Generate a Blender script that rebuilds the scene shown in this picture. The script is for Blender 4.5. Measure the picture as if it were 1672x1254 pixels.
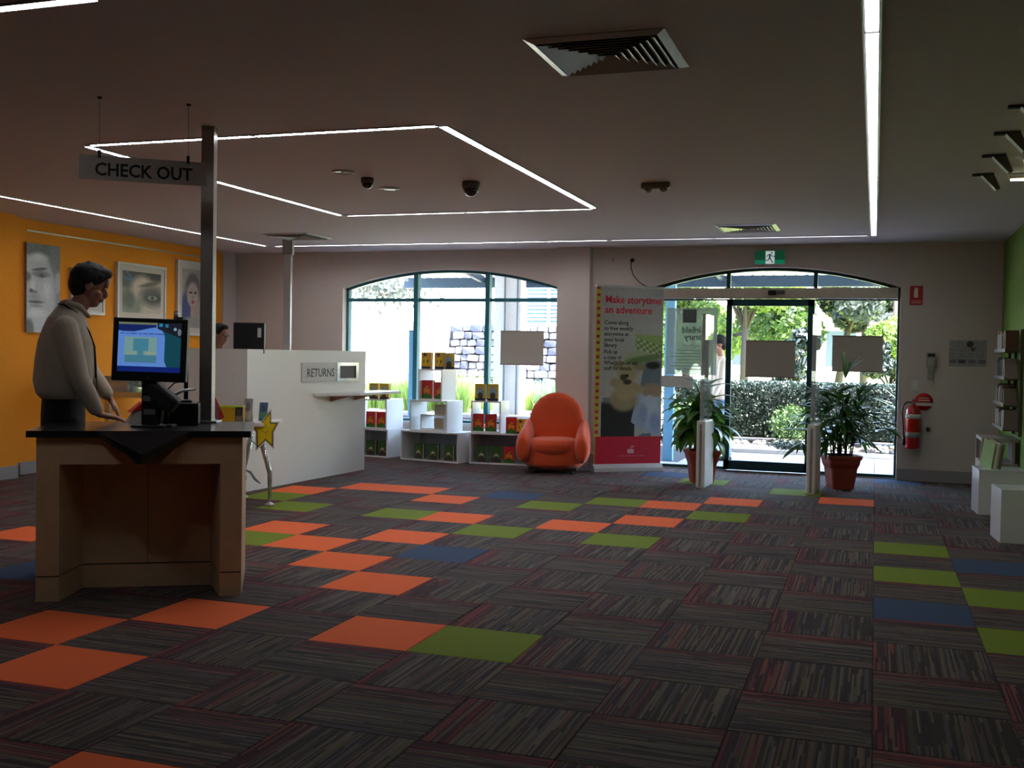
import bpy, bmesh, math, random
import numpy as np
from mathutils import Vector, Matrix, Euler
R = math.radians
for o in list(bpy.data.objects): bpy.data.objects.remove(o)
SC = bpy.context.scene; COL = SC.collection
random.seed(4); RNG = np.random.default_rng(7)

# ------------------------------------------------------------------ camera
F_PX, PITCH, ROLL, YAW = 1746.9, 0.0279, 0.0173, -0.3265
CAM = Vector((2.4739, -4.3946, 1.3478))
_cp, _sp, _cr, _sr, _cy, _sy = math.cos(PITCH), math.sin(PITCH), math.cos(ROLL), math.sin(ROLL), math.cos(YAW), math.sin(YAW)
_fw = Vector((_sy*_cp, _cy*_cp, -_sp)); _rt0 = Vector((_cy, -_sy, 0)); _up0 = _rt0.cross(_fw)
_rt = _cr*_rt0 + _sr*_up0; _up = -_sr*_rt0 + _cr*_up0
cd = bpy.data.cameras.new('camera'); cam = bpy.data.objects.new('camera', cd); COL.objects.link(cam)
cd.sensor_width = 36; cd.lens = F_PX/1672*36; cd.clip_end = 300; cd.clip_start = 0.05
cam.matrix_world = Matrix(((_rt.x, _up.x, -_fw.x, CAM.x), (_rt.y, _up.y, -_fw.y, CAM.y), (_rt.z, _up.z, -_fw.z, CAM.z), (0, 0, 0, 1)))
SC.camera = cam
def ray(x, y): return _fw + _rt*((x-836)/F_PX) - _up*((y-627)/F_PX)
def pl(x, y, ax, v): d = ray(x, y); return CAM + d*((v-CAM[ax])/d[ax])
def pX(x, y, v): return pl(x, y, 0, v)
def pY(x, y, v): return pl(x, y, 1, v)
def pz(x, y, v=0.0): return pl(x, y, 2, v)
def pd(x, y, d): return CAM + ray(x, y)*d

# ------------------------------------------------------------------ world, sun, exposure
SC.view_settings.view_transform = 'Standard'; SC.view_settings.look = 'None'
SC.view_settings.gamma = 1; SC.view_settings.exposure = 0.0; SC.view_settings.use_curve_mapping = False
W = bpy.data.worlds.new('world'); SC.world = W; W.use_nodes = True
nt = W.node_tree; nt.nodes.clear()
sky = nt.nodes.new('ShaderNodeTexSky'); sky.sky_type = 'NISHITA'; sky.sun_disc = False
sky.sun_elevation = R(58); sky.sun_rotation = R(120); sky.air_density = 1.2; sky.dust_density = 2.0
bg = nt.nodes.new('ShaderNodeBackground'); bg.inputs[1].default_value = 5.0
wo = nt.nodes.new('ShaderNodeOutputWorld'); nt.links.new(sky.outputs[0], bg.inputs[0]); nt.links.new(bg.outputs[0], wo.inputs[0])
sl = bpy.data.lights.new('sun', 'SUN'); sl.energy = 80.0; sl.angle = R(0.6); sl.color = (1, .95, .86)
so = bpy.data.objects.new('sun', sl); COL.objects.link(so)
so.rotation_euler = Vector((-0.36, 0.20, -0.90)).to_track_quat('-Z', 'Y').to_euler()
STRIP_E = 44.0

# ------------------------------------------------------------------ materials
def lin(c): return tuple((x/12.92 if x <= .04045 else ((x+.055)/1.055)**2.4) for x in c[:3])
MATS = {}
def mat(name, rgb, rough=.6, metal=0., nz=0.08, ns=30., bump=0., bs=200., spec=.4, trans=0, emit=None, es=1., sheen=0, coat=0):
    """rgb in sRGB 0..1; nz = strength of a fine noise variation of the colour"""
    if name in MATS: return MATS[name]
    m = bpy.data.materials.new(name); m.use_nodes = True; n = m.node_tree.nodes; l = m.node_tree.links
    b = n['Principled BSDF']; c = lin(rgb)
    b.inputs['Roughness'].default_value = rough; b.inputs['Metallic'].default_value = metal
    b.inputs['Specular IOR Level'].default_value = spec
    if sheen: b.inputs['Sheen Weight'].default_value = sheen
    if coat: b.inputs['Coat Weight'].default_value = coat
    tc = n.new('ShaderNodeTexCoord'); t = n.new('ShaderNodeTexNoise'); t.inputs['Scale'].default_value = ns; t.inputs['Detail'].default_value = 4
    l.new(tc.outputs['Object'], t.inputs['Vector'])
    r = n.new('ShaderNodeMapRange'); r.inputs[1].default_value = .25; r.inputs[2].default_value = .75
    r.inputs[3].default_value = 1-nz; r.inputs[4].default_value = 1+nz
    l.new(t.outputs[0], r.inputs[0])
    mx = n.new('ShaderNodeMix'); mx.data_type = 'RGBA'; mx.blend_type = 'MULTIPLY'; mx.inputs[0].default_value = 1
    mx.inputs[6].default_value = (*c, 1); l.new(r.outputs[0], mx.inputs[7]); l.new(mx.outputs[2], b.inputs['Base Color'])
    if bump:
        t2 = n.new('ShaderNodeTexNoise'); t2.inputs['Scale'].default_value = bs; l.new(tc.outputs['Object'], t2.inputs['Vector'])
        bp = n.new('ShaderNodeBump'); bp.inputs['Strength'].default_value = bump; bp.inputs['Distance'].default_value = .002
        l.new(t2.outputs[0], bp.inputs['Height']); l.new(bp.outputs[0], b.inputs['Normal'])
    if trans: b.inputs['Transmission Weight'].default_value = trans
    if emit: b.inputs['Emission Color'].default_value = (*lin(emit), 1); b.inputs['Emission Strength'].default_value = es
    MATS[name] = m; return m
def glassmat(name, tint=(1, 1, 1), refl=1.45, haze=0., hazec=(.8, .8, .8)):
    if name in MATS: return MATS[name]
    m = bpy.data.materials.new(name); m.use_nodes = True; n = m.node_tree.nodes; l = m.node_tree.links; n.clear()
    tr = n.new('ShaderNodeBsdfTransparent'); tr.inputs[0].default_value = (*tint, 1)
    gl = n.new('ShaderNodeBsdfGlossy'); gl.inputs['Roughness'].default_value = .02
    fr = n.new('ShaderNodeFresnel'); fr.inputs[0].default_value = refl
    mx = n.new('ShaderNodeMixShader'); l.new(fr.outputs[0], mx.inputs[0]); l.new(tr.outputs[0], mx.inputs[1]); l.new(gl.outputs[0], mx.inputs[2])
    o = n.new('ShaderNodeOutputMaterial'); last = mx
    if haze:
        df = n.new('ShaderNodeBsdfDiffuse'); df.inputs[0].default_value = (*lin(hazec), 1)
        m2 = n.new('ShaderNodeMixShader'); m2.inputs[0].default_value = haze
        l.new(mx.outputs[0], m2.inputs[1]); l.new(df.outputs[0], m2.inputs[2]); last = m2
    l.new(last.outputs[0], o.inputs[0]); MATS[name] = m; return m
def leafmat(name, rgb, rgb2, rough=.5, tl=.35):
    if name in MATS: return MATS[name]
    m = bpy.data.materials.new(name); m.use_nodes = True; n = m.node_tree.nodes; l = m.node_tree.links
    b = n['Principled BSDF']; b.inputs['Roughness'].default_value = rough
    g = n.new('ShaderNodeNewGeometry'); mx = n.new('ShaderNodeMix'); mx.data_type = 'RGBA'
    mx.inputs[6].default_value = (*lin(rgb), 1); mx.inputs[7].default_value = (*lin(rgb2), 1)
    l.new(g.outputs['Random Per Island'], mx.inputs[0]); l.new(mx.outputs[2], b.inputs['Base Color'])
    t = n.new('ShaderNodeBsdfTranslucent'); l.new(mx.outputs[2], t.inputs[0])
    ms = n.new('ShaderNodeMixShader'); ms.inputs[0].default_value = tl
    l.new(b.outputs[0], ms.inputs[1]); l.new(t.outputs[0], ms.inputs[2]); l.new(ms.outputs[0], n['Material Output'].inputs[0])
    MATS[name] = m; return m
def paintmat(name, rough=.4, emit=0.):
    if name in MATS: return MATS[name]
    m = bpy.data.materials.new(name); m.use_nodes = True; n = m.node_tree.nodes; l = m.node_tree.links
    b = n['Principled BSDF']; b.inputs['Roughness'].default_value = rough
    a = n.new('ShaderNodeAttribute'); a.attribute_name = 'Col'
    if emit:
        b.inputs['Base Color'].default_value = (.01, .01, .01, 1)
        l.new(a.outputs[0], b.inputs['Emission Color']); b.inputs['Emission Strength'].default_value = emit
    else: l.new(a.outputs[0], b.inputs['Base Color'])
    MATS[name] = m; return m

# ------------------------------------------------------------------ object helpers
def tag(o, label=None, cat=None, group=None, kind=None):
    if label: o['label'] = label
    if cat: o['category'] = cat
    if group: o['group'] = group
    if kind: o['kind'] = kind
    return o
def empty(name, loc, rz=0., label=None, cat=None, group=None, kind=None):
    o = bpy.data.objects.new(name, None); COL.objects.link(o); o.location = loc; o.rotation_euler = (0, 0, rz)
    o.empty_display_size = .05
    return tag(o, label, cat, group, kind)
def copy_tree(o, parent=None):
    c = o.copy(); COL.objects.link(c); c.parent = parent
    for ch in KIDS.get(o.name, []): copy_tree_rec(ch, c)
    return c
KIDS = {}
def copy_tree_rec(o, parent):
    c = o.copy(); COL.objects.link(c); c.parent = parent; KIDS.setdefault(parent.name, []).append(c)
    for ch in KIDS.get(o.name, []): copy_tree_rec(ch, c)
def link(o, parent=None):
    COL.objects.link(o)
    if parent is not None: o.parent = parent; KIDS.setdefault(parent.name, []).append(o)
    return o
class MB:
    def __init__(s): s.v = []; s.f = []; s.m = []; s.mats = []; s.smooth = []
    def mi(s, m):
        if m not in s.mats: s.mats.append(m)
        return s.mats.index(m)
    def add(s, vs, fs, m, sm=False):
        k = len(s.v); s.v += [tuple(v) for v in vs]; i = s.mi(m)
        for f in fs: s.f.append([a+k for a in f]); s.m.append(i); s.smooth.append(sm)
    def box(s, c, d, m, rz=0., M=None, bev=0.):
        x, y, z = d[0]/2, d[1]/2, d[2]/2
        if bev:
            bm = bmesh.new(); bmesh.ops.create_cube(bm, size=1)
            for v in bm.verts: v.co = Vector((v.co.x*d[0], v.co.y*d[1], v.co.z*d[2]))
            bmesh.ops.bevel(bm, geom=bm.edges[:], offset=bev, segments=2, affect='EDGES', profile=.5)
            vs = [v.co.copy() for v in bm.verts]; fs = [[v.index for v in f.verts] for f in bm.faces]; bm.free()
        else:
            vs = [Vector(p) for p in ((-x,-y,-z),(x,-y,-z),(x,y,-z),(-x,y,-z),(-x,-y,z),(x,-y,z),(x,y,z),(-x,y,z))]
            fs = [(0,3,2,1),(4,5,6,7),(0,1,5,4),(1,2,6,5),(2,3,7,6),(3,0,4,7)]
        T = (M if M is not None else Matrix.Rotation(rz, 4, 'Z'))
        T = Matrix.Translation(Vector(c)) @ T
        s.add([T @ v for v in vs], fs, m); return s
    def bb(s, a, b, m, bev=0.):
        c = [(a[i]+b[i])/2 for i in range(3)]; d = [abs(b[i]-a[i]) for i in range(3)]
        return s.box(c, d, m, bev=bev)
    def tube(s, pts, r, m, n=8, cap=True):
        pts = [Vector(p) for p in pts]; rs = r if isinstance(r, (list, tuple)) else [r]*len(pts)
        vs = []; prev = None
        for i, p in enumerate(pts):
            t = (pts[min(i+1, len(pts)-1)]-pts[max(i-1, 0)]).normalized()
            a = (prev if prev is not None else (Vector((0, 0, 1)) if abs(t.z) < .9 else Vector((1, 0, 0))))
            a = (a - t*a.dot(t)).normalized(); b = t.cross(a); prev = a
            for k in range(n):
                q = 2*math.pi*k/n; vs.append(p + (a*math.cos(q)+b*math.sin(q))*rs[i])
        fs = [(i*n+k, i*n+(k+1) % n, (i+1)*n+(k+1) % n, (i+1)*n+k) for i in range(len(pts)-1) for k in range(n)]
        if cap: fs += [tuple(range(n))[::-1], tuple(range((len(pts)-1)*n, len(pts)*n))]
        s.add(vs, fs, m, True); return s
    def lathe(s, prof, m, c=(0, 0, 0), n=20, M=None, sq=None):
        vs = []
        for r, z in prof:
            for k in range(n):
                q = 2*math.pi*k/n; v = Vector((r*math.cos(q), r*math.sin(q), z))
                if sq: 
                    e = max(abs(v.x), abs(v.y)); v.x, v.y = (v.x, v.y) if e < 1e-6 else (v.x*(1-sq)+v.x*r/e*sq, v.y*(1-sq)+v.y*r/e*sq)
                if M is not None: v = M @ v
                vs.append(v+Vector(c))
        L = len(prof)
        fs = [(i*n+k, i*n+(k+1) % n, (i+1)*n+(k+1) % n, (i+1)*n+k) for i in range(L-1) for k in range(n)]
        fs += [tuple(range(n))[::-1], tuple(range((L-1)*n, L*n))]
        s.add(vs, fs, m, not sq); return s
    def prism(s, poly, h, m, M=None):
        """poly in XY, extruded along +Z by h, transformed by M"""
        n = len(poly); vs = [Vector((p[0], p[1], 0)) for p in poly]+[Vector((p[0], p[1], h)) for p in poly]
        if M is not None: vs = [M @ v for v in vs]
        s.add(vs, [tuple(range(n))[::-1], tuple(range(n, 2*n))]+[(i, (i+1) % n, n+(i+1) % n, n+i) for i in range(n)], m); return s
    def build(s, name, parent=None, loc=None, **kw):
        me = bpy.data.meshes.new(name); me.from_pydata(s.v, [], s.f)
        for m in s.mats: me.materials.append(m)
        me.polygons.foreach_set('material_index', s.m); me.polygons.foreach_set('use_smooth', s.smooth); me.update()
        bm = bmesh.new(); bm.from_mesh(me); bmesh.ops.recalc_face_normals(bm, faces=bm.faces); bm.to_mesh(me); bm.free()
        o = bpy.data.objects.new(name, me); link(o, parent)
        if loc is not None: o.location = loc
        return tag(o, **kw)
XZ = Matrix(((1,0,0,0),(0,0,-1,0),(0,1,0,0),(0,0,0,1)))     # XY drawing plane -> XZ wall plane, extrusion towards -Y
def rows(name, fn, items):
    for it in items: fn(name, *it)

class Canvas:
    """small painted print: numpy colours turned into a vertex-coloured grid mesh lying in local XZ, facing -Y"""
    def __init__(s, nx, ny, bg, w, h):
        s.a = np.zeros((ny, nx, 3)); s.a[:] = bg; s.w, s.h, s.nx, s.ny = w, h, nx, ny
        s.U, s.V = np.meshgrid((np.arange(nx)+.5)/nx, (np.arange(ny)+.5)/ny); s.A = h/w
    def mask(s, m, c, soft=None):
        m = np.clip(m, 0, 1)[..., None]; s.a = s.a*(1-m)+np.array(c)*m
    def ell(s, cx, cy, rx, ry, c, rot=0, soft=.12, al=1.):
        x = s.U-cx; y = (s.V-cy)*s.A; q = R(rot); X = x*math.cos(q)+y*math.sin(q); Y = -x*math.sin(q)+y*math.cos(q)
        d = np.sqrt((X/rx)**2+(Y/(ry*s.A))**2); s.mask(al*np.clip((1-d)/soft+.5, 0, 1), c); return s
    def rect(s, x0, y0, x1, y1, c, al=1.): s.mask(al*((s.U >= x0)&(s.U <= x1)&(s.V >= y0)&(s.V <= y1)), c); return s
    def line(s, x0, y0, x1, y1, w, c, al=1.):
        A = s.A; dx, dy = x1-x0, (y1-y0)*A; t = np.clip(((s.U-x0)*dx+(s.V-y0)*A*dy)/(dx*dx+dy*dy+1e-9), 0, 1)
        d = np.hypot(s.U-x0-t*dx, (s.V-y0)*A-t*dy); s.mask(al*np.clip((w-d)/(.35*w)+.5, 0, 1), c); return s
    def poly(s, P, c, al=1.):
        ins = np.zeros(s.U.shape, bool); n = len(P)
        for i in range(n):
            x1, y1 = P[i]; x2, y2 = P[(i+1) % n]
            if y1 == y2: continue
            cr = ((s.V < y1) != (s.V < y2)) & (s.U < (x2-x1)*(s.V-y1)/(y2-y1)+x1); ins ^= cr
        s.mask(al*ins, c); return s
    def noise(s, k, g=0):
        n = RNG.normal(size=(s.ny, s.nx, 1))
        for _ in range(g): n = (n+np.roll(n, 1, 0)+np.roll(n, 1, 1)+np.roll(n, -1, 0)+np.roll(n, -1, 1))/3
        s.a = np.clip(s.a+n*k, 0, 1); return s
    def mesh(s, name, m):
        nx, ny = s.nx, s.ny; xs = np.linspace(-s.w/2, s.w/2, nx+1); zs = np.linspace(0, s.h, ny+1)
        X, Z = np.meshgrid(xs, zs); v = np.stack([X.ravel(), np.zeros(X.size), Z.ravel()], 1)
        i = (np.arange(ny)[:, None]*(nx+1)+np.arange(nx)[None]).ravel(); f = np.stack([i, i+1, i+nx+2, i+nx+1], 1)
        me = bpy.data.meshes.new(name); me.from_pydata(v.tolist(), [], f.tolist()); me.materials.append(m)
        c = s.a.reshape(-1, 3); c = np.where(c <= .04045, c/12.92, ((c+.055)/1.055)**2.4)
        at = me.color_attributes.new('Col', 'FLOAT_COLOR', 'CORNER')
        at.data.foreach_set('color', np.repeat(np.concatenate([c, np.ones((len(c), 1))], 1), 4, 0).ravel()); me.update(); return me
    def obj(s, name, parent, loc=(0, 0, 0), m=None, **kw):
        o = bpy.data.objects.new(name, s.mesh(name, m or paintmat('printed paper'))); link(o, parent); o.location = loc; return tag(o, **kw)
def text(name, txt, size, m, parent, loc, rot=(R(90), 0, 0), ext=.0008, off=0., align='LEFT', sx=1., sp=1., mirror=False, line=1., fit=None, **kw):
    c = bpy.data.curves.new(name, 'FONT'); c.body = txt; c.size = size; c.extrude = ext; c.offset = off; c.align_x = align; c.space_character = sp; c.resolution_u = 2; c.space_line = line
    t = bpy.data.objects.new('tmp', c); COL.objects.link(t); dg = bpy.context.evaluated_depsgraph_get()
    me = bpy.data.meshes.new_from_object(t.evaluated_get(dg)); bpy.data.objects.remove(t)
    me.materials.clear(); me.materials.append(m)
    if fit: xs_ = [v.co.x for v in me.vertices]; sx = fit/(max(xs_)-min(xs_))
    S = Matrix.Diagonal((sx*(-1 if mirror else 1), 1, 1, 1)); me.transform(S)
    if mirror: me.flip_normals()
    o = bpy.data.objects.new(name, me); link(o, parent); o.location = loc; o.rotation_euler = rot; return tag(o, **kw)
def loft(bm, rings, n=18):
    """rings: (centre, vecA, vecB) ellipses"""
    L = []
    for c, a, b in rings:
        c, a, b = Vector(c), Vector(a), Vector(b)
        L.append([bm.verts.new(c+a*math.cos(2*math.pi*k/n)+b*math.sin(2*math.pi*k/n)) for k in range(n)])
    for i in range(len(L)-1):
        for k in range(n): bm.faces.new((L[i][k], L[i][(k+1) % n], L[i+1][(k+1) % n], L[i+1][k]))
    bm.faces.new(L[0][::-1]); bm.faces.new(L[-1])
def limb(bm, pts, rs, n=12):
    pts = [Vector(p) for p in pts]; R_ = []
    for i, p in enumerate(pts):
        t = (pts[min(i+1, len(pts)-1)]-pts[max(i-1, 0)]).normalized(); a = Vector((0, 1, 0)) if abs(t.y) < .8 else Vector((1, 0, 0))
        a = (a-t*a.dot(t)).normalized(); b = t.cross(a); r = rs[i]; r = r if isinstance(r, tuple) else (r, r)
        R_.append((p, a*r[0], b*r[1]))
    t0 = (pts[0]-pts[1]).normalized(); t1 = (pts[-1]-pts[-2]).normalized()
    f, l = R_[0], R_[-1]
    R_ = [(f[0]+t0*f[1].length*.8, f[1]*.35, f[2]*.35), (f[0]+t0*f[1].length*.45, f[1]*.8, f[2]*.8)]+R_+[(l[0]+t1*l[1].length*.45, l[1]*.8, l[2]*.8), (l[0]+t1*l[1].length*.8, l[1]*.35, l[2]*.35)]
    loft(bm, R_, n)
def ball(bm, c, r, M=None, u=16, v=10):
    r = r if isinstance(r, (tuple, list)) else (r, r, r)
    T = Matrix.Translation(Vector(c)) @ (M if M is not None else Matrix.Identity(4)) @ Matrix.Diagonal((*r, 1))
    bmesh.ops.create_uvsphere(bm, u_segments=u, v_segments=v, radius=1, matrix=T)
def remesh(bm, name, m, parent, vox=.01, smooth=6, fac=.5, loc=None, **kw):
    """union of overlapping volumes fused into one continuous smooth skin"""
    me = bpy.data.meshes.new(name); bmesh.ops.recalc_face_normals(bm, faces=bm.faces); bm.to_mesh(me); bm.free()
    t = bpy.data.objects.new('tmp', me); COL.objects.link(t)
    a = t.modifiers.new('r', 'REMESH'); a.mode = 'VOXEL'; a.voxel_size = vox
    b = t.modifiers.new('s', 'SMOOTH'); b.iterations = smooth; b.factor = fac
    dg = bpy.context.evaluated_depsgraph_get(); me2 = bpy.data.meshes.new_from_object(t.evaluated_get(dg)); bpy.data.objects.remove(t)
    me2.materials.clear(); me2.materials.append(m); me2.polygons.foreach_set('use_smooth', [True]*len(me2.polygons))
    o = bpy.data.objects.new(name, me2); link(o, parent)
    if loc is not None: o.location = loc
    return tag(o, **kw)

# ------------------------------------------------------------------ shared materials
M_wall = mat('cream wall paint', (.80, .75, .72), .85, nz=.02)
M_ceil = mat('ceiling paint', (.80, .76, .77), .9, nz=.015)
M_orange = mat('orange wall paint', (.93, .58, .10), .8, nz=.03)
M_green = mat('green wall paint', (.40, .53, .22), .85, nz=.03)
M_skirt = mat('grey skirting', (.60, .58, .58), .6, nz=.03)
M_teal = mat('teal window frame', (.16, .42, .48), .4, nz=.04)
M_dteal = mat('dark teal door frame', (.07, .25, .27), .4, nz=.04)
M_glass = glassmat('window glass', (.93, .96, .96))
M_white = mat('white laminate', (.84, .83, .81), .35, nz=.015)
M_gloss = mat('glossy white laminate', (.88, .88, .88), .2, nz=.01, coat=.3)
M_wood = mat('beech veneer', (.75, .63, .50), .5, nz=.08, ns=12)
M_black = mat('black plastic', (.05, .05, .055), .45, nz=.05)
M_dark = mat('black stone top', (.10, .10, .115), .28, nz=.25, ns=160, coat=.3)
M_steel = mat('brushed steel', (.62, .59, .57), .36, .55, nz=.08, ns=60)
M_chrome = mat('chrome', (.82, .82, .82), .14, .75, nz=.02)
M_trim = mat('light aluminium', (.72, .72, .72), .4, .6, nz=.03)
def led(k): return mat('lit diffuser %d' % round(k*100), (.9, .9, .88), .5, emit=(.97, .98, 1.0), es=STRIP_E*k)
M_joint = mat('dark joint', (.12, .12, .12), .7)
M_ink = mat('black lettering', (.03, .03, .03), .5)
M_grout = mat('grout line', (.04, .03, .03), .9)

# ------------------------------------------------------------------ room
HC = 2.67; YW = 8.42; YO = 8.70; XL = -5.95; XR = 3.78; YF = -6.2
W1 = dict(x0=-4.27, x1=-1.28, zs=2.19, zc=2.425, z0=.42); D1 = dict(x0=-.13, x1=2.73, zs=2.175, zc=2.415, z0=0.)
def arch(o, x):
    w = (o['x1']-o['x0'])/2; c = (o['x1']+o['x0'])/2; h = o['zc']-o['zs']; r = (w*w+h*h)/(2*h)
    return o['zc']-r+math.sqrt(max(r*r-(x-c)**2, 0))
# --- floor: a slab carrying carpet tiles, each tile a part
floor = MB().bb((-7, YF-.2, -.06), (4.2, YO, -.008), mat('floor screed', (.12, .1, .1), .9)).build('floor', kind='structure')
def tile_mesh():
    me = bpy.data.meshes.new('carpet_tile'); a, b = .2492, .246; z0, z1 = -.008, 0.
    v = [(-a,-a,z0),(a,-a,z0),(a,a,z0),(-a,a,z0),(-a,-a,-.0025),(a,-a,-.0025),(a,a,-.0025),(-a,a,-.0025),(-b,-b,z1),(b,-b,z1),(b,b,z1),(-b,b,z1)]
    f = [(0,1,5,4),(1,2,6,5),(2,3,7,6),(3,0,4,7),(4,5,9,8),(5,6,10,9),(6,7,11,10),(7,4,8,11),(8,9,10,11)]
    me.from_pydata(v, [], f); uv = me.uv_layers.new(name='UVMap')
    for lp in me.loops: c = v[lp.vertex_index]; uv.data[lp.index].uv = (c[0]/.5+.5, c[1]/.5+.5)
    me.update(); return me
def carpet_striped():
    m = bpy.data.materials.new('striped carpet'); m.use_nodes = True; n = m.node_tree.nodes; l = m.node_tree.links
    b = n['Principled BSDF']; b.inputs['Roughness'].default_value = .95; b.inputs['Specular IOR Level'].default_value = .1
    uv = n.new('ShaderNodeUVMap'); uv.uv_map = 'UVMap'; sx = n.new('ShaderNodeSeparateXYZ'); l.new(uv.outputs[0], sx.inputs[0])
    def mth(op, a, bb=None, c=None):
        q = n.new('ShaderNodeMath'); q.operation = op
        for i, x in enumerate((a, bb, c)):
            if x is None: continue
            if isinstance(x, (int, float)): q.inputs[i].default_value = x
            else: l.new(x, q.inputs[i])
        return q.outputs[0]
    g = n.new('ShaderNodeNewGeometry'); gp = n.new('ShaderNodeSeparateXYZ'); l.new(g.outputs['Position'], gp.inputs[0])
    cx = mth('FLOOR', mth('MULTIPLY', gp.outputs[0], 2.)); cy = mth('FLOOR', mth('MULTIPLY', gp.outputs[1], 2.))
    cell = mth('ADD', mth('MULTIPLY', cx, 17.13), mth('MULTIPLY', cy, 5.71))
    u = sx.outputs[0]; v = sx.outputs[1]
    k = mth('FLOOR', mth('MULTIPLY', u, 60.))
    w1 = n.new('ShaderNodeTexWhiteNoise'); w1.noise_dimensions = '2D'; cv = n.new('ShaderNodeCombineXYZ'); l.new(k, cv.inputs[0]); l.new(cell, cv.inputs[1]); l.new(cv.outputs[0], w1.inputs['Vector'])
    # each yarn line changes colour once or twice along its length
    seg = mth('FLOOR', mth('ADD', mth('MULTIPLY', v, 1.3), mth('MULTIPLY', w1.outputs[0], 9.)))
    w2 = n.new('ShaderNodeTexWhiteNoise'); w2.noise_dimensions = '3D'; cv2 = n.new('ShaderNodeCombineXYZ'); l.new(k, cv2.inputs[0]); l.new(cell, cv2.inputs[1]); l.new(seg, cv2.inputs[2]); l.new(cv2.outputs[0], w2.inputs['Vector'])
    r = n.new('ShaderNodeValToRGB'); r.color_ramp.interpolation = 'CONSTANT'
    cols = [(0, (.255,.225,.22)), (.30, (.31,.27,.26)), (.46, (.37,.34,.28)), (.58, (.33,.30,.32)), (.72, (.41,.37,.33)), (.84, (.225,.20,.215)), (.95, (.41,.29,.27))]
    while len(r.color_ramp.elements) < len(cols): r.color_ramp.elements.new(.5)
    for e, (p, c) in zip(r.color_ramp.elements, cols): e.position = p; e.color = (*lin(c), 1)
    l.new(w2.outputs[0], r.inputs[0])
    r2 = n.new('ShaderNodeValToRGB'); r2.color_ramp.interpolation = 'CONSTANT'
    c2 = [(0, (.28,.18,.20)), (.35, (.42,.22,.25)), (.6, (.25,.19,.22)), (.8, (.47,.28,.25))]
    while len(r2.color_ramp.elements) < 4: r2.color_ramp.elements.new(.5)
    for e, (p, c) in zip(r2.color_ramp.elements, c2): e.position = p; e.color = (*lin(c), 1)
    l.new(w2.outputs[0], r2.inputs[0])
    # red yarns gather at one side of the tile
    dens = mth('MULTIPLY_ADD', u, -2.6, .95); sel = mth('LESS_THAN', mth('FRACT', mth('MULTIPLY', w1.outputs[0], 7.7)), dens)
    mx = n.new('ShaderNodeMix'); mx.data_type = 'RGBA'; l.new(sel, mx.inputs[0]); l.new(r.outputs[0], mx.inputs[6]); l.new(r2.outputs[0], mx.inputs[7])
    l.new(mx.outputs[2], b.inputs['Base Color'])
    bp = n.new('ShaderNodeBump'); bp.inputs['Strength'].default_value = .5; bp.inputs['Distance'].default_value = .002
    l.new(w1.outputs[0], bp.inputs['Height']); l.new(bp.outputs[0], b.inputs['Normal'])
    return m
CT = {'s': carpet_striped(),
      'o': mat('orange carpet', (.88, .41, .24), .95, nz=.25, ns=320, bump=.6, bs=500, spec=.1),
      'g': mat('green carpet', (.44, .50, .17), .95, nz=.35, ns=320, bump=.6, bs=500, spec=.1),
      'b': mat('blue carpet', (.24, .29, .39), .95, nz=.35, ns=320, bump=.6, bs=500, spec=.1)}
TC = {}
for c in [(-3,-1),(-2,0),(-2,-2),(0,0),(-1,2),(-2,3),(-3,4),(-4,5),(-2,5),(-2,7),(0,7),(1,8),(1,10),(2,11),(4,12),(-3,9),(-5,10),(-6,9),(-4,10),(-7,3),(-5,4),(0,-4)]: TC[c] = 'o'
for c in [(1,0),(-4,4),(-1,6),(1,6),(-3,7),(-1,9),(0,10),(2,9),(-5,7),(-6,8),(5,7),(5,5),(6,4),(6,2),(3,13),(1,14)]: TC[c] = 'g'
for c in [(-1,4),(-2,10),(5,3),(6,6),(-5,1),(0,15),(5,16),(-8,7)]: TC[c] = 'b'
TC.pop((-4, 10)); TC[(-4, 10)] = 'o'; TC[(-5, 9)] = 's'
def area(i, j):
    P = []
    for a, b in ((0,0),(1,0),(1,1),(0,1)):
        d = Vector(((i+a)*.5, (j+b)*.5, 0))-CAM; z = d.dot(_fw)
        if z < .3: return 0
        P.append((836+F_PX*d.dot(_rt)/z, 627-F_PX*d.dot(_up)/z))
    cx = sum(p[0] for p in P)/4; cy = sum(p[1] for p in P)/4
    if not (-120 < cx < 1800 and cy < 1330): return 0
    return abs(sum(P[k][0]*P[(k+1) % 4][1]-P[(k+1) % 4][0]*P[k][1] for k in range(4)))/2
cells = [(i, j) for i in range(-13, 8) for j in range(-12, 17)]
cells.sort(key=lambda c: -area(*c)); singles = [c for c in cells if area(*c) > 0][:298]; ss = set(singles)
TM = tile_mesh(); TM.materials.append(CT['s'])
for (i, j) in singles:
    o = bpy.data.objects.new('carpet_tile', TM); COL.objects.link(o); o.parent = floor
    o.location = ((i+.5)*.5, (j+.5)*.5, 0); k = TC.get((i, j), 's')
    o.rotation_euler.z = 0 if (i+j) % 2 == 0 else -math.pi/2
    if k != 's':
        o.material_slots[0].link = 'OBJECT'; o.material_slots[0].material = CT[k]
        o['label'] = {'o': 'plain orange carpet tile', 'g': 'plain lime green carpet tile', 'b': 'plain dusty blue carpet tile'}[k]
V = []; Fc = []; UVs = []; MI = []
base = [tuple(v.co) for v in TM.vertices]; bf = [list(p.vertices) for p in TM.polygons]
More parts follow.
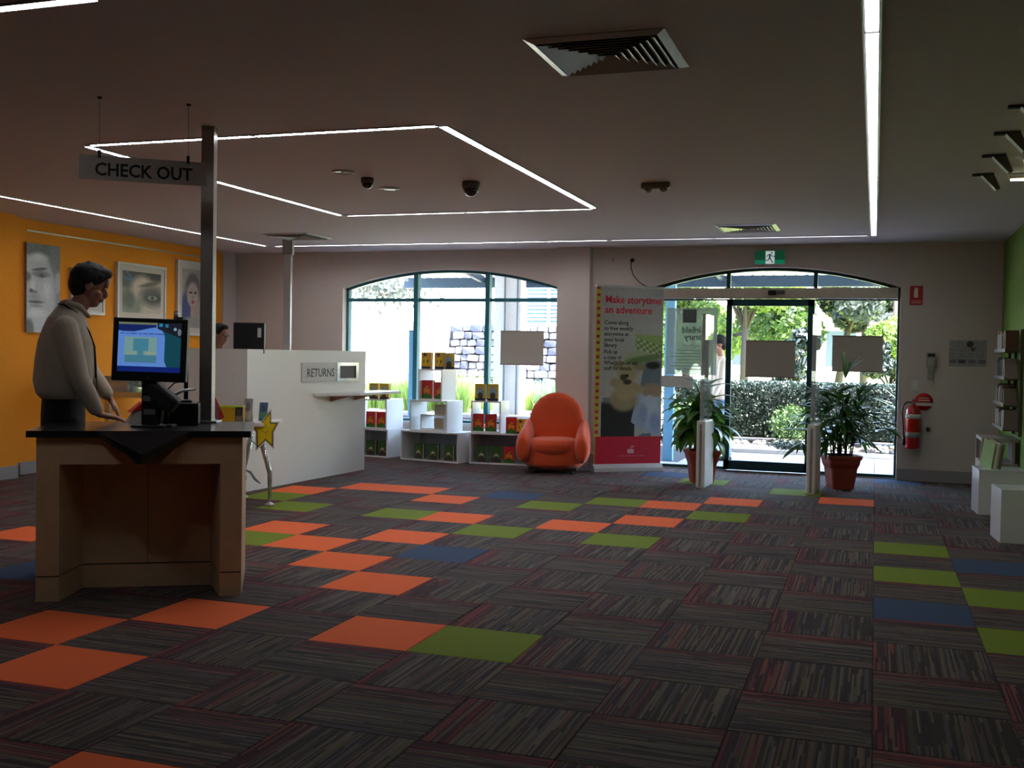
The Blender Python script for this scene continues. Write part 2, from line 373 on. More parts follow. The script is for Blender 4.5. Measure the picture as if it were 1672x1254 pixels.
for (i, j) in cells:
    if (i, j) in ss: continue
    q = 0 if (i+j) % 2 == 0 else -math.pi/2; c_, s_ = math.cos(q), math.sin(q); k = len(V)
    V += [(x*c_-y*s_+(i+.5)*.5, x*s_+y*c_+(j+.5)*.5, z) for x, y, z in base]
    for f in bf: Fc.append([a+k for a in f]); UVs += [(base[a][0]/.5+.5, base[a][1]/.5+.5) for a in f]; MI.append('sogb'.index(TC.get((i, j), 's')))
me = bpy.data.meshes.new('carpet_tiles'); me.from_pydata(V, [], Fc); uv = me.uv_layers.new(name='UVMap'); uv.data.foreach_set('uv', np.array(UVs).ravel())
for k in 'sogb': me.materials.append(CT[k])
me.polygons.foreach_set('material_index', MI); me.update()
o = bpy.data.objects.new('carpet_tiles', me); COL.objects.link(o); o.parent = floor; o['kind'] = 'stuff'

# --- ceiling and walls
MB().bb((-7, YF-.2, HC), (4.2, YO+.1, HC+.1), M_ceil).build('ceiling', kind='structure')
def wall_with_holes():
    b = MB(); xs = [-7.0, W1['x0'], W1['x1'], D1['x0'], D1['x1'], 4.2]
    def slab(x0, x1, za, zb, o=None):
        # za / zb are constants or functions of x
        N = 28 if o else 1
        for k in range(N):
            a = x0+(x1-x0)*k/N; c = x0+(x1-x0)*(k+1)/N
            A0, A1 = (za(a), za(c)) if callable(za) else (za, za)
            v = [(a, YW, A0), (c, YW, A1), (c, YW, zb), (a, YW, zb), (a, YO, A0), (c, YO, A1), (c, YO, zb), (a, YO, zb)]
            b.add(v, [(0,1,2,3),(7,6,5,4),(0,4,5,1)], M_wall)
    slab(xs[0], xs[1], -.06, HC); slab(xs[2], xs[3], -.06, HC); slab(xs[4], xs[5], -.06, HC)
    for o_ in (W1, D1): slab(o_['x0'], o_['x1'], lambda x: arch(o_, x), HC, True)
    b.bb((W1['x0'], YW, -.06), (W1['x1'], YO, W1['z0']), M_wall)
    for o_, z0 in ((W1, W1['z0']), (D1, -.06)):
        for x in (o_['x0'], o_['x1']):
            b.add([(x, YW, z0), (x, YO, z0), (x, YO, o_['zs']), (x, YW, o_['zs'])], [(0,1,2,3)], M_wall)
    return b
me = wall_with_holes().build('wall_back', kind='structure')
MB().bb((-1.25, 8.27, -.008), (-.84, YW, HC), M_wall, ).build('trim_1', kind='structure')
MB().bb((-6.3, 4.3, -.06), (XL, YW, HC), M_orange).bb((-6.3, YF, -.06), (-5.78, 4.3, HC), M_orange).build('wall_left', kind='structure')
MB().bb((XL, 8.12, 0), (XL+.03, YW, HC), M_wall).build('trim_2', kind='structure')
MB().bb((XR, YF, -.06), (4.1, YW, HC), M_green).build('wall_right', kind='structure')
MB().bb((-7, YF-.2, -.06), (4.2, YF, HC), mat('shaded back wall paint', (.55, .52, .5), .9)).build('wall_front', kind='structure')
MB().bb((XL, 4.3, 0), (XL+.015, 8.4, .13), M_skirt).bb((-5.78, YF, 0), (-5.765, 4.315, .13), M_skirt).bb((XL, 4.3, 0), (-5.765, 4.315, .13), M_skirt).build('baseboard_left', kind='structure')
MB().bb((2.745, YW-.015, 0), (XR, YW, .13), M_skirt).bb((-4.9, YW-.015, 0), (-1.25, YW, .13), M_skirt).bb((-.84, YW-.015, 0), (-.15, YW, .13), M_skirt).bb((-1.265, 8.255, 0), (-.825, 8.27, .13), M_skirt).build('baseboard_back', kind='structure')
MB().bb((XR-.015, YF, 0), (XR, YW, .13), M_skirt).build('baseboard_right', kind='structure')

# --- windows and doors
def arch_strip(b, o, t, d, y, m, y0=None, N=30):
    """curved frame member following the arch"""
    xs = np.linspace(o['x0'], o['x1'], N+1)
    for k in range(N):
        a, c = xs[k], xs[k+1]; A, C = arch(o, a), arch(o, c)
        v = [(a, y, A-t), (c, y, C-t), (c, y, C), (a, y, A), (a, y+d, A-t), (c, y+d, C-t), (c, y+d, C), (a, y+d, A)]
        b.add(v, [(0,1,2,3),(7,6,5,4),(0,4,5,1),(3,2,6,7)], m)
def pane(o, x0, x1, z0, z1, y, parent, toparch=False, m=None):
    b = MB(); N = 14 if toparch else 1; t = .006
    for k in range(N):
        a = x0+(x1-x0)*k/N; c = x0+(x1-x0)*(k+1)/N
        A, C = (arch(o, a)-.02, arch(o, c)-.02) if toparch else (z1, z1)
        b.add([(a, y, z0), (c, y, z0), (c, y, C), (a, y, A)], [(0,1,2,3)], m or M_glass)
    return b.build('pane', parent)
yf = 8.53
b = MB(); arch_strip(b, W1, .035, .07, yf, M_teal)
b.bb((W1['x0'], yf, W1['z0']), (W1['x0']+.035, yf+.07, W1['zs']), M_teal).bb((W1['x1']-.03, yf, W1['z0']), (W1['x1'], yf+.07, W1['zs']), M_teal)
b.bb((W1['x0'], yf, W1['z0']), (W1['x1'], yf+.07, W1['z0']+.06), M_teal)
w1 = b.build('window_1', kind='structure')
tz = 2.037
for x in (-3.25, -2.25): MB().bb((x-.03, yf-.02, W1['z0']), (x+.03, yf+.08, arch(W1, x)-.02), M_teal).build('mullion', w1)
for a, c in ((W1['x0']+.035, -3.28), (-3.22, -2.28), (-2.22, W1['x1']-.03)):
    MB().bb((a, yf+.005, tz-.022), (c, yf+.06, tz+.022), M_teal).build('transom_bar', w1)
    pane(W1, a, c, W1['z0']+.06, tz-.022, yf+.035, w1); pane(W1, a, c, tz+.022, 0, yf+.036, w1, True)
MB().bb((W1['x0']+.01, YW+.005, W1['z0']), (W1['x1']-.01, yf-.001, W1['z0']+.025), M_white, ).build('window_sill', w1)
# entrance: arched transom lights, header box, one sliding leaf and two side lights
b = MB(); arch_strip(b, D1, .035, .07, yf, M_dteal)
b.bb((D1['x0'], yf, -.008), (D1['x0']+.035, yf+.07, D1['zs']), M_teal).bb((D1['x1']-.025, yf, -.008), (D1['x1'], yf+.07, D1['zs']), M_dteal)
b.bb((D1['x0'], yf-.03, -.02), (D1['x1'], yf+.09, .012), M_trim)
d1 = b.build('door_1', kind='structure')
MB().bb((D1['x0']+.036, yf-.05, 2.065), (D1['x1']-.026, yf+.07, 2.175), mat('cream header box', (.78, .73, .67), .5)).build('header', d1)
MB().bb((D1['x0']+.036, yf-.055, 2.05), (D1['x1']-.026, yf-.02, 2.064), M_trim).build('track', d1)
for x in (.80, 1.80): MB().bb((x-.022, yf, 2.176), (x+.022, yf+.07, arch(D1, x)-.03), M_dteal).build('mullion', d1)
for a, c in ((D1['x0']+.1, .778), (.822, 1.778), (1.822, D1['x1']-.08)): pane(D1, a, c, 2.176, 0, yf+.035, d1, True)
for a, c in ((D1['x0']+.036, .82), (1.80, D1['x1']-.026)):
    f = MB().bb((a, yf+.01, .012), (c, yf+.05, .045), M_dteal).bb((a, yf+.01, 2.03), (c, yf+.05, 2.05), M_dteal).build('side_light', d1)
    pane(D1, a, c, .045, 2.03, yf+.03, f)
xa, xb = .79, 1.80; yd = yf-.045
f = MB().bb((xa, yd, .02), (xa+.065, yd+.04, 2.045), M_dteal).bb((xb-.075, yd, .02), (xb, yd+.04, 2.045), M_dteal).bb((xa, yd, .02), (xb, yd+.04, .13), M_dteal).bb((xa, yd, 1.965), (xb, yd+.04, 2.045), M_dteal).build('door_leaf', d1)
pane(D1, xa+.065, xb-.075, .13, 1.965, yd+.02, f)
s = empty('door_sensor', (1.33, yf-.052, 2.12), label='small black motion sensor on the header above the sliding door', cat='sensor')
MB().bb((-.06, -.05, -.03), (.03, 0, .03), M_black, bev=.012).build('housing', s)
MB().bb((.035, -.03, -.02), (.13, 0, .025), mat('grey sensor bracket', (.35, .33, .3), .5)).build('bracket', s)
# sticker band low on the left side light
MB().bb((-.09, yf+.012, .98), (.40, yf+.014, 1.12), mat('frosted band', (.86, .86, .84), .6)).build('frosted_band', d1)

#==SPLIT==
# ------------------------------------------------------------------ ceiling fittings
def strip(pts, w, segs, label, k_=1.):
    """recessed linear light: pts = (x0,y0,x1,y1) along X or Y; segs = joint positions"""
    x0, y0, x1, y1 = pts; t = empty('linear_light', ((x0+x1)/2, (y0+y1)/2, HC), label=label, cat='ceiling light', group='recessed linear ceiling lights')
    cx, cy = (x0+x1)/2, (y0+y1)/2; h = w/2
    alongY = abs(y1-y0) > abs(x1-x0)
    L = abs(y1-y0)/2 if alongY else abs(x1-x0)/2
    def bx(b, a, c, p, q, z0, z1, m):
        if alongY: b.bb((p, a, z0), (q, c, z1), m)
        else: b.bb((a, p, z0), (c, q, z1), m)
    b = MB(); bx(b, -L, L, -h-.008, -h, -.008, 0, M_trim); bx(b, -L, L, h, h+.008, -.008, 0, M_trim); bx(b, -L, L, -h, h, -.002, 0, M_joint); b.build('housing', t)
    c0 = cy if alongY else cx; ed = [-L]+[s-c0 for s in segs]+[L]
    for a, c in zip(ed[:-1], ed[1:]):
        b = MB(); bx(b, a+.02, c-.02, -h+.004, h-.004, -.004, -.002, led(k_)); d = b.build('diffuser', t)
        n = max(1, int((c-a)/.035)); b = MB()
        for k in range(1, n):
            q = a+(c-a)*k/n
            bx(b, q-.0015, q+.0015, -h+.004, h-.004, -.012, -.004, M_trim)
        if n > 2: b.build('louvre', d, kind='stuff')
    return t
strip((2.43, -.85, 2.43, 7.55), .058, [.175, 1.4, 2.64, 3.86, 5.1, 6.3], 'long straight recessed strip light running towards the entrance on the right', .42)
strip((-2.44, 1.38, .03, 1.38), .04, [-1.2], 'recessed strip light forming the near side of the rectangle of light', 1.2)
strip((-2.44, 4.98, .03, 4.98), .035, [-1.2], 'recessed strip light forming the far side of the rectangle of light', 1.)
strip((.06, 1.41, .06, 4.95), .05, [2.62, 3.8], 'recessed strip light forming the right side of the rectangle of light', 1.3)
strip((-2.47, 1.41, -2.47, 4.95), .045, [2.62, 3.8], 'recessed strip light forming the left side of the rectangle of light', 1.3)
strip((-4.88, -1.0, -4.88, 7.5), .036, [.2, 1.4, 2.6, 3.8, 5.0, 6.2], 'long recessed strip light beside the orange wall', .8)
strip((-4.8, 7.55, -.45, 7.55), .03, [-3.6, -2.4, -1.2], 'thin recessed strip light in front of the arched window', 1.6)
strip((-.43, 7.55, 2.38, 7.55), .03, [.75], 'thin recessed strip light in front of the entrance', .35)
strip((-1.9, -1.04, -.36, -1.04), .05, [-1.2], 'recessed strip light nearest the camera at upper left', .7)
def vent(x, y, label, rim):
    t = empty('ceiling_vent', (x, y, HC), label=label, cat='air vent', group='square ceiling air vents')
    MB().bb((-.26, -.26, -.003), (.26, .26, 0), M_joint).build('duct_opening', t)
    def ring(h0, h1, z0, z1, m):
        b = MB(); P = [(-1,-1),(1,-1),(1,1),(-1,1)]
        v = [(p[0]*h0, p[1]*h0, z0) for p in P]+[(p[0]*h1, p[1]*h1, z1) for p in P]+[(p[0]*h0, p[1]*h0, z0+.002) for p in P]+[(p[0]*h1, p[1]*h1, z1+.002) for p in P]
        f = []
        for k in range(4): q = (k+1) % 4; f += [(k, q, 4+q, 4+k), (8+k, 12+k, 12+q, 8+q), (k, 8+k, 8+q, q), (4+k, 4+q, 12+q, 12+k)]
        b.add(v, f, m); return b
    ring(.30, .262, -.003, -.016, rim).build('frame', t)
    for k in range(7):
        r = .25-k*.035; ring(r, r-.026, -.022, -.006, rim).build('louvre', t)
    return t
M_vent = mat('vent enamel', (.70, .68, .66), .35, .3)
vent(1.34, .20, 'large square air vent nearest the camera', M_vent)
vent(1.22, 6.66, 'square air vent over the entrance with a bright rim', M_vent)
vent(-3.88, 6.55, 'square air vent above the service counter at left', M_vent)
def ring_light(x, y, r, label, m, name, cat):
    t = MB().lathe([(r, 0), (r, -.006), (r*.86, -.012), (r*.8, -.006), (.001, -.006)], m, n=28).build(name, None, (x, y, HC), label=label, cat=cat); return t
t = ring_light(-1.27, 2.70, .085, 'flat round ceiling speaker grille left of the small dome', M_vent, 'ceiling_speaker', 'speaker')
MB().lathe([(.012, -.006), (.012, -.014), (.001, -.014)], M_trim, n=10).build('centre_cap', t)
t = ring_light(-1.27, 3.50, .085, 'flat round grille beyond the small dome', M_vent, 'ceiling_speaker', 'speaker')
MB().lathe([(.06, -.006), (.055, -.010), (.001, -.010)], M_trim, n=20).build('centre_cap', t)
for x, y, r, lab in ((-1.22, 3.0, .045, 'small dark dome camera between two flat grilles on the ceiling'), (-.51, 3.35, .062, 'larger dark dome camera hanging inside the rectangle of light')):
    t = empty('dome_camera', (x, y, HC), label=lab, cat='security camera', group='ceiling dome cameras')
    MB().lathe([(r*1.1, 0), (r*1.15, -r*.5), (r, -r*.9)], mat('grey housing', (.36, .33, .30), .5)).build('housing', t)
    MB().lathe([(r, -r*.9), (r*.92, -r*1.3), (r*.6, -r*1.65), (r*.25, -r*1.8), (.001, -r*1.82)], mat('smoked dome', (.08, .08, .08), .08, coat=1)).build('dome', t)
t = empty('emergency_light', (.86, 3.70, HC), label='small grey rectangular emergency light on the ceiling right of the rectangle of light', cat='emergency light')
MB().bb((-.11, -.035, -.045), (.11, .035, 0), mat('grey fitting', (.45, .42, .37), .4), bev=.01).build('body', t)
for x in (-.06, .06): MB().lathe([(.028, 0), (.03, -.018), (.02, -.03), (.001, -.032)], mat('lamp lens', (.6, .56, .42), .15), c=(x, 0, -.04), n=14).build('lamp', t)
# four wall-washer spots beside the green wall
for k, y in enumerate((1.67, 2.36, 3.08, 3.81)):
    lab = ['dark wall-washer spotlight nearest the camera, cut by the frame edge', 'dark wall-washer spotlight, the largest one fully in view', 'dark wall-washer spotlight, middle one by the green wall', 'dark wall-washer spotlight, furthest from the camera'][k]
    t = empty('wall_washer', (3.17, y, HC), label=lab, cat='spotlight', group='wall washers beside the green wall')
    MB().bb((-.08, -.02, -.015), (.06, .02, 0), M_joint).build('ceiling_plate', t)
    b = MB(); b.add([(-.02,-.04,-.015),(.06,-.04,-.015),(.10,-.04,-.11),(.075,-.04,-.12),(-.02,.04,-.015),(.06,.04,-.015),(.10,.04,-.11),(.075,.04,-.12)], [(0,1,2,3),(7,6,5,4),(0,4,5,1),(1,5,6,2),(2,6,7,3),(3,7,4,0)], mat('dark bronze shade', (.20, .15, .12), .5)); b.build('shade', t)
    MB().tube([(.17, .03, -.045), (.56, .03, -.045)], .007, mat('lit tube', (1, 1, .8), emit=(1, 1, .80), es=9.)).build('lamp_tube', t)
    MB().bb((.16, .02, -.035), (.57, .045, -.012), M_vent).build('reflector', t)

# exit sign
t = empty('exit_sign', (1.285, YW-.002, 2.445), label='green running man exit sign above the arched entrance', cat='exit sign')
MB().bb((-.175, -.03, -.005), (.175, 0, .165), mat('sign housing', (.75, .75, .72), .4), bev=.004).build('housing', t)
c = Canvas(100, 48, (.03, .30, .20), .34, .155); c.rect(0, 0, 1, .30, (.02, .52, .38)).rect(.36, 0, .66, .95, (.88, .92, .90))
G = (.05, .25, .27)
c.ell(.565, .82, .028, .065, G).line(.50, .68, .50, .47, .028, G).line(.52, .70, .60, .56, .013, G).line(.60, .56, .665, .56, .012, G).line(.47, .70, .42, .62, .013, G).line(.42, .62, .40, .52, .012, G)
c.line(.51, .45, .55, .28, .017, G).line(.55, .28, .60, .10, .015, G).line(.49, .45, .45, .28, .017, G).line(.45, .28, .35, .26, .014, G)
c.obj('sign_face', t, (0, -.0315, .005), paintmat('lit sign face', emit=.55))

# ------------------------------------------------------------------ wall items right of the entrance
def flat_sign(x0, x1, y0, y1, name, label, cat, yw=YW-.001, t=.004, m=None):
    a = pY(x0, y1, yw); b_ = pY(x1, y0, yw); w = b_.x-a.x; h = b_.z-a.z
    o = empty(name, ((a.x+b_.x)/2, yw, a.z), label=label, cat=cat)
    MB().bb((-w/2, -t, 0), (w/2, 0, h), m or M_white).build('plate', o); return o, w, h, t
o, w, h, t = flat_sign(1485, 1507, 467, 498, 'extinguisher_sign', 'red rectangular sign with white extinguisher symbol high beside the entrance', 'sign')
c = Canvas(30, 44, (.72, .08, .10), w, h); c.rect(.36, .38, .64, .86, (.9, .88, .84)).ell(.5, .86, .12, .06, (.9, .88, .84)).rect(.30, .40, .33, .80, (.9, .88, .84)).rect(.1, .20, .9, .22, (.9, .85, .8)).rect(.15, .1, .85, .13, (.85, .7, .68)); c.obj('sign_face', o, (0, -t-.0005, 0))
o = empty('round_fire_sign', pY(1508.5, 656, YW-.001), label='round red sign partly hidden behind the extinguisher top', cat='sign')
MB().lathe([(.098, 0), (.098, .004), (.001, .004)], mat('red sign', (.75, .08, .09), .4), n=32, M=Matrix.Rotation(R(90), 4, 'X')).build('disc', o)
MB().bb((-.095, -.006, -.045), (.095, -.0045, -.012), M_white).build('white_band', o)
MB().bb((-.05, -.006, .035), (.05, -.0045, .042), M_white).build('printed_line', o); MB().bb((-.06, -.006, .01), (.06, -.0045, .018), M_white).build('printed_line', o)
o, w, h, t = flat_sign(1512, 1528, 576, 600, 'wall_phone', 'grey wall control with small dark display between the signs', 'wall control', t=.03, m=mat('grey abs', (.6, .58, .54), .4))
MB().bb((-w*.35, -.032, h*.72), (w*.4, -.0302, h*.93), M_black).build('display', o)
MB().bb((-w*.3, -.033, h*.12), (w*.32, -.0302, h*.6), mat('pale keypad', (.68, .66, .62), .5)).build('keypad', o)
o, w, h, t = flat_sign(1514, 1524, 601, 620, 'wall_remote', 'slim grey remote in a cradle below the wall control', 'remote', t=.025, m=mat('grey abs', (.6, .58, .54), .4))
MB().bb((-w*.3, -.027, h*.15), (w*.3, -.0252, h*.4), mat('pale keypad', (.68, .66, .62), .5)).build('button_row', o)
o, w, h, t = flat_sign(1488, 1499, 621, 637, 'light_switch', 'small square white light switch above the fire extinguisher', 'switch', t=.01)
MB().bb((-.012, -.014, h*.35), (.012, -.0102, h*.7), M_gloss).build('rocker', o)
o, w, h, t = flat_sign(1549, 1612, 556, 598, 'wall_poster', 'pale poster with dark pictures on the right wall section', 'poster', t=.002, m=mat('poster paper', (.62, .60, .60), .5))
c = Canvas(64, 42, (.62, .60, .60), w, h); c.noise(.03, 1)
for x in (.0, .25, .5, .76): c.rect(x+.02, .12, x+.21, .27, (.45, .44, .47)).rect(x+.02, .36, x+.20, .38, (.5, .5, .5)).rect(x+.02, .46, x+.18, .48, (.5, .5, .5)).rect(x+.02, .6, x+.2, .62, (.5, .5, .5))
c.ell(.55, .85, .09, .12, (.22, .22, .26)).line(.56, .8, .63, .6, .02, (.28, .24, .24)).ell(.66, .68, .04, .06, (.5, .35, .33)).rect(.25, .12, .43, .27, (.30, .28, .33)); c.obj('printed_face', o, (0, -.0028, 0))
p = pY(1515, 701, YW); o = MB().lathe([(.022, 0), (.024, .02), (.014, .045), (.001, .045)], M_black, n=14, M=Matrix.Rotation(R(90), 4, 'X')).build('door_stop', None, p, label='small black round stop on the wall right of the fire extinguisher', cat='wall stop')
MB().bb((-.01, -.02, -.03), (.01, 0, -.01), M_steel).build('bracket', o)
# fire extinguisher
p = pY(1489.5, 733, YW-.085)
t = empty('fire_extinguisher', (p.x, YW-.085, p.z), label='red fire extinguisher hanging beside the entrance', cat='fire extinguisher')
Mr = mat('extinguisher red', (.70, .05, .06), .25, coat=.5)
MB().lathe([(.05, 0), (.075, .01), (.08, .03), (.08, .40), (.072, .44), (.045, .475), (.02, .485), (.02, .50)], Mr, n=24).build('cylinder', t)
MB().lathe([(.0805, .34), (.0815, .34), (.0815, .39), (.0805, .39)], mat('white label', (.8, .78, .76), .5), n=24).build('white_label', t)
MB().lathe([(.0805, .13), (.0812, .13), (.0812, .19), (.0805, .19)], mat('grey label', (.55, .5, .5), .5), n=24).build('printed_label', t)
MB().lathe([(.018, .50), (.022, .505), (.022, .53), (.012, .54)], M_steel, n=12).bb((-.012, -.05, .53), (.012, .06, .545), Mr).bb((-.012, -.05, .55), (.012, .03, .562), M_steel).build('valve', t)
MB().tube([(-.02, -.01, .52), (-.07, -.01, .52), (-.11, -.01, .48), (-.115, -.01, .40), (-.10, -.01, .25), (-.092, -.01, .12)], .009, M_black).build('hose', t)
MB().tube([(-.092, -.01, .13), (-.092, -.01, .04)], [.013, .020], M_black).build('nozzle', t)
MB().bb((-.03, .078, .1), (.03, .085, .5), M_steel).build('wall_bracket', t)
# little camera with its cable over the banner
a = pY(1033, 425, YW); e = pY(1054, 466, YW-.02)
t = empty('wall_camera', a, label='tiny black camera with dangling cable above the banner', cat='security camera')
MB().lathe([(.022, 0), (.024, .02), (.016, .05), (.001, .05)], M_black, n=14, M=Matrix.Rotation(R(90), 4, 'X')).build('housing', t)
pts = [pY(x, y, YW-.012)-a for x, y in ((1031, 427), (1030, 437), (1034, 449), (1042, 459), (1050, 465), (1056, 468))]
MB().tube(pts, .0045, M_black, n=6).build('cable', t)
a = pY(1001, 424, YW); MB().bb((-.004, -.004, -.02), (.004, 0, .02), M_black).build('wall_hook', None, a, label='thin dark hook on the wall left of the tiny camera', cat='hook')

# notices on the glass
def notice(x0, x1, y0, y1, yy, label, name='glass_notice', lines=5):
    a = pY(x0, y1, yy); b_ = pY(x1, y0, yy); w = b_.x-a.x; h = b_.z-a.z
    o = empty(name, ((a.x+b_.x)/2, yy, a.z), label=label, cat='notice', group='paper notices on the glass')
    MB().bb((-w/2, -.003, 0), (w/2, 0, h), mat('thick paper', (.66, .62, .58), .8, nz=.02)).build('sheet', o)
    b = MB(); b.bb((-w/2-.004, -.005, h-.012), (w/2+.004, .001, h+.004), mat('paper edge', (.5, .47, .44), .7)).bb((-w/2-.004, -.005, -.004), (w/2+.004, .001, .008), mat('paper edge', (.5, .47, .44), .7)); b.build('edging', o)
    return o, w, h
notice(817, 888, 541, 595, yf+.03, 'white notice taped to the right pane of the arched window')
notice(1217, 1299, 557, 615, yd+.016, 'white notice on the sliding door leaf')
notice(1358, 1442, 549, 606, yf+.024, 'white notice on the right side light above the taller potted plant')
# opening hours poster, read from behind
yy = yf+.024; a = pY(1087, 611, yy); b_ = pY(1172, 503, yy); w = b_.x-a.x; h = b_.z-a.z
o = empty('opening_hours_poster', ((a.x+b_.x)/2, yy, a.z), label='opening hours poster on the left side light seen from behind with reversed lettering', cat='poster')
MB().bb((-w/2, -.002, 0), (w/2, 0, h), glassmat('translucent poster', (.80, .86, .85), 1.3, .55, (.80, .83, .82))).build('sheet', o)
Mg = mat('grey print', (.36, .40, .40), .7); Mg2 = mat('pale print', (.42, .46, .45), .7)
MB().bb((-w*.18, -.0035, h*.78), (w*.09, -.0025, h*.98), Mg).build('emblem_block', o)
text('lettering', 'Fairfield\nLibrary', h*.125, Mg, o, (w*.33, -.003, h*.63), mirror=True, ext=.0004, off=.0025, sx=1.0, line=.85)
text('lettering', 'Opening Hours', h*.06, Mg2, o, (w*.33, -.003, h*.42), mirror=True, ext=.0004)
b = MB()
for k in range(7): b.bb((w*.33, -.0035, h*(.36-k*.047)), (w*(.33-.62-.06*((k*7) % 3)), -.0025, h*(.36-k*.047)+.008), Mg2)
b.build('text_lines', o)

# ------------------------------------------------------------------ check-out kiosk
TH = R(31); KA = Vector((-1.68, .11, 0))
def kl(x, y, z=0): return KA+Vector((math.cos(TH)*x-math.sin(TH)*y, math.sin(TH)*x+math.cos(TH)*y, z))
K = empty('checkout_kiosk', KA, TH, label='beech check-out kiosk with black top and V-shaped prow', cat='kiosk')
KW, KD, KH = 1.05, .72, .87
for x in (0, KW-.115):
    MB().bb((x, 0, .135), (x+.115, .02, KH), M_wood).bb((x, 0, .0), (x+.115, .02, .128), M_wood).bb((x+.004, .005, .12), (x+.111, .02, .14), M_joint).build('front_post', K)
def vpanel(pa, pb, z0, z1, m, t=.018, name='panel'):
    a, c = Vector((*pa, 0)), Vector((*pb, 0)); d = (c-a).normalized(); nn = Vector((-d.y, d.x, 0))*t
    b = MB(); P = [a, c, c+nn, a+nn]
    b.add([(p.x, p.y, z0) for p in P]+[(p.x, p.y, z1) for p in P], [(0,3,2,1),(4,5,6,7),(0,1,5,4),(1,2,6,5),(2,3,7,6),(3,0,4,7)], m); return b
A1, B1, B2, A2 = (.115, .0), (.18, .32), (.87, .31), (KW-.115, .0)
for pa, pb in ((A1, B1), (B2, A2)):
    vpanel(pa, pb, .135, KH, M_wood).build('side_panel', K); vpanel(pa, pb, 0., .128, M_wood).build('plinth_panel', K)
mid = ((B1[0]+B2[0])/2, (B1[1]+B2[1])/2)
vpanel(B1, (mid[0]-.0015, mid[1]), .135, KH, M_wood).build('back_panel', K); vpanel((mid[0]+.0015, mid[1]), B2, .135, KH, M_wood).build('back_panel', K)
vpanel(B1, B2, 0., .128, M_wood).build('plinth_panel', K)
vpanel((B1[0], B1[1]+.012), (B2[0], B2[1]+.012), .0, KH, M_joint, .008).build('shadow_gap_backing', K)
MB().bb((0, .0201, 0), (.018, KD, KH), M_wood).build('outer_panel', K); MB().bb((KW-.018, .0201, 0), (KW, KD, KH), M_wood).build('outer_panel', K)
MB().bb((.018, KD-.018, 0), (KW-.018, KD, KH), M_wood).build('rear_panel', K)
MB().bb((.115, .0, .725), (KW-.115, .02, KH), M_wood).build('apron', K)
# black top: slab with a folded-down V-shaped prow at the front
tz0, tz1 = KH, .905
MB().prism([(-.045, -.03), (KW+.045, -.03), (KW+.045, KD+.03), (-.045, KD+.03)], tz1-tz0, M_dark, Matrix.Translation((0, 0, tz0))).build('top', K)
b = MB(); px = .545
P = [(.33, -.0301, tz1-.001), (.74, -.0301, tz1-.001), (px, -.17, .765)]
Q = [(.36, -.001, tz0-.02), (.71, -.001, tz0-.02), (px, -.12, .742)]
b.add([(.30, -.0301, tz1-.001), (.78, -.0301, tz1-.001), (px, -.16, .79), (.33, -.0301, tz0-.012), (.75, -.0301, tz0-.012), (px, -.16, .742), (.36, .0, tz0-.03), (.72, .0, tz0-.03), (px, 0., .745)],
      [(0,2,1), (0,3,5,2), (2,5,4,1), (3,6,8,5), (5,8,7,4), (0,1,4,7,6,3)], M_dark)
b.build('prow', K)
b = MB(); b.prism([(.29, .87), (.33, .86), (.43, .80), (.49, .74), (.50, .726), (.62, .726), (.64, .75), (.70, .81), (.79, .865), (.80, .87)], .012, mat('painted shadow on beech', (.40, .29, .19), .6), Matrix.Translation((0, -.0001, 0)) @ XZ)  # darker beech patch paints the prow's shadow onto the apron
b.build('apron_shadow', K)
# touchscreen
mp = pd(242, 571, 5.95)
t = empty('kiosk_monitor', (mp.x, mp.y, .905), YAW*-1, label='black touchscreen monitor with a blue screen on the kiosk', cat='monitor')
mw, mh = .415, .352; zc0 = mp.z-.905-mh/2
T = Matrix.Translation((0, 0, zc0)) @ Matrix.Rotation(R(1.2), 4, 'Y')
b = MB(); b.bb((-mw/2, 0, 0), (mw/2, .045, mh), M_black, bev=.006); mo = b.build('screen_housing', t, (0, 0, zc0)); mo.rotation_euler = (R(-3), R(1), 0)
c = Canvas(120, 92, (.36, .53, .82), .35, .275); U, Vv = c.U, c.V
c.mask((U > .72+.0*Vv)*1.0*((U-.74)*1.0 > -.02-.25*np.clip(Vv-.75, 0, 1)*0+0)*0, (0, 0, 0))
c.mask((Vv > .86-.05*np.sin(U*6.2+.6))*1.0*(U < .6), (.07, .14, .38)); edge = .745+.0*Vv-.35*np.clip(Vv-.68, 0, 1)**1.5*2+.35*np.clip(.22-Vv, 0, 1)
c.mask((U > edge)*1.0, (.06, .27, .32)); c.mask(((Vv > .955) & (U < .65))*1.0, (.42, .45, .36)); c.mask(((U > .62) & (Vv > .88-.6*np.clip(U-.62, 0, 1)*.8))*1.0, (.10, .11, .15))
c.rect(.64, .92, .70, .99, (.15, .5, .68)).rect(.74, .91, .79, .98, (.18, .45, .6)).ell(.90, .88, .025, .03, (.5, .65, .75)).ell(.97, .82, .03, .07, (.4, .45, .5))
c.rect(0, 0, 1, .105, (.06, .13, .42)).rect(.10, .19, .62, .71, (.45, .60, .60)).rect(.24, .42, .48, .67, (.26, .50, .58)).rect(.11, .19, .62, .34, (.27, .48, .56)).rect(.31, .34, .41, .42, (.28, .5, .56)).rect(.12, .355, .30, .38, (.55, .62, .48)).rect(.44, .375, .60, .40, (.58, .62, .5))
x = .03
for k, wd in enumerate((.05, .02, .03, .12, .05, .07, .09, .13)): c.rect(x, .765, x+wd, .785, (.18, .24, .55), .75); x += wd+.018
c.noise(.012); c.obj('screen', mo, (-.0, -.0012, .052), paintmat('lit screen', emit=.85))
MB().bb((-.004, -.003, .018), (.0, -.0005, .024), M_trim).build('power_light', mo)
MB().bb((-.045, .02, .0), (.045, .075, zc0+.12), M_black, bev=.01).build('stand_column', t)
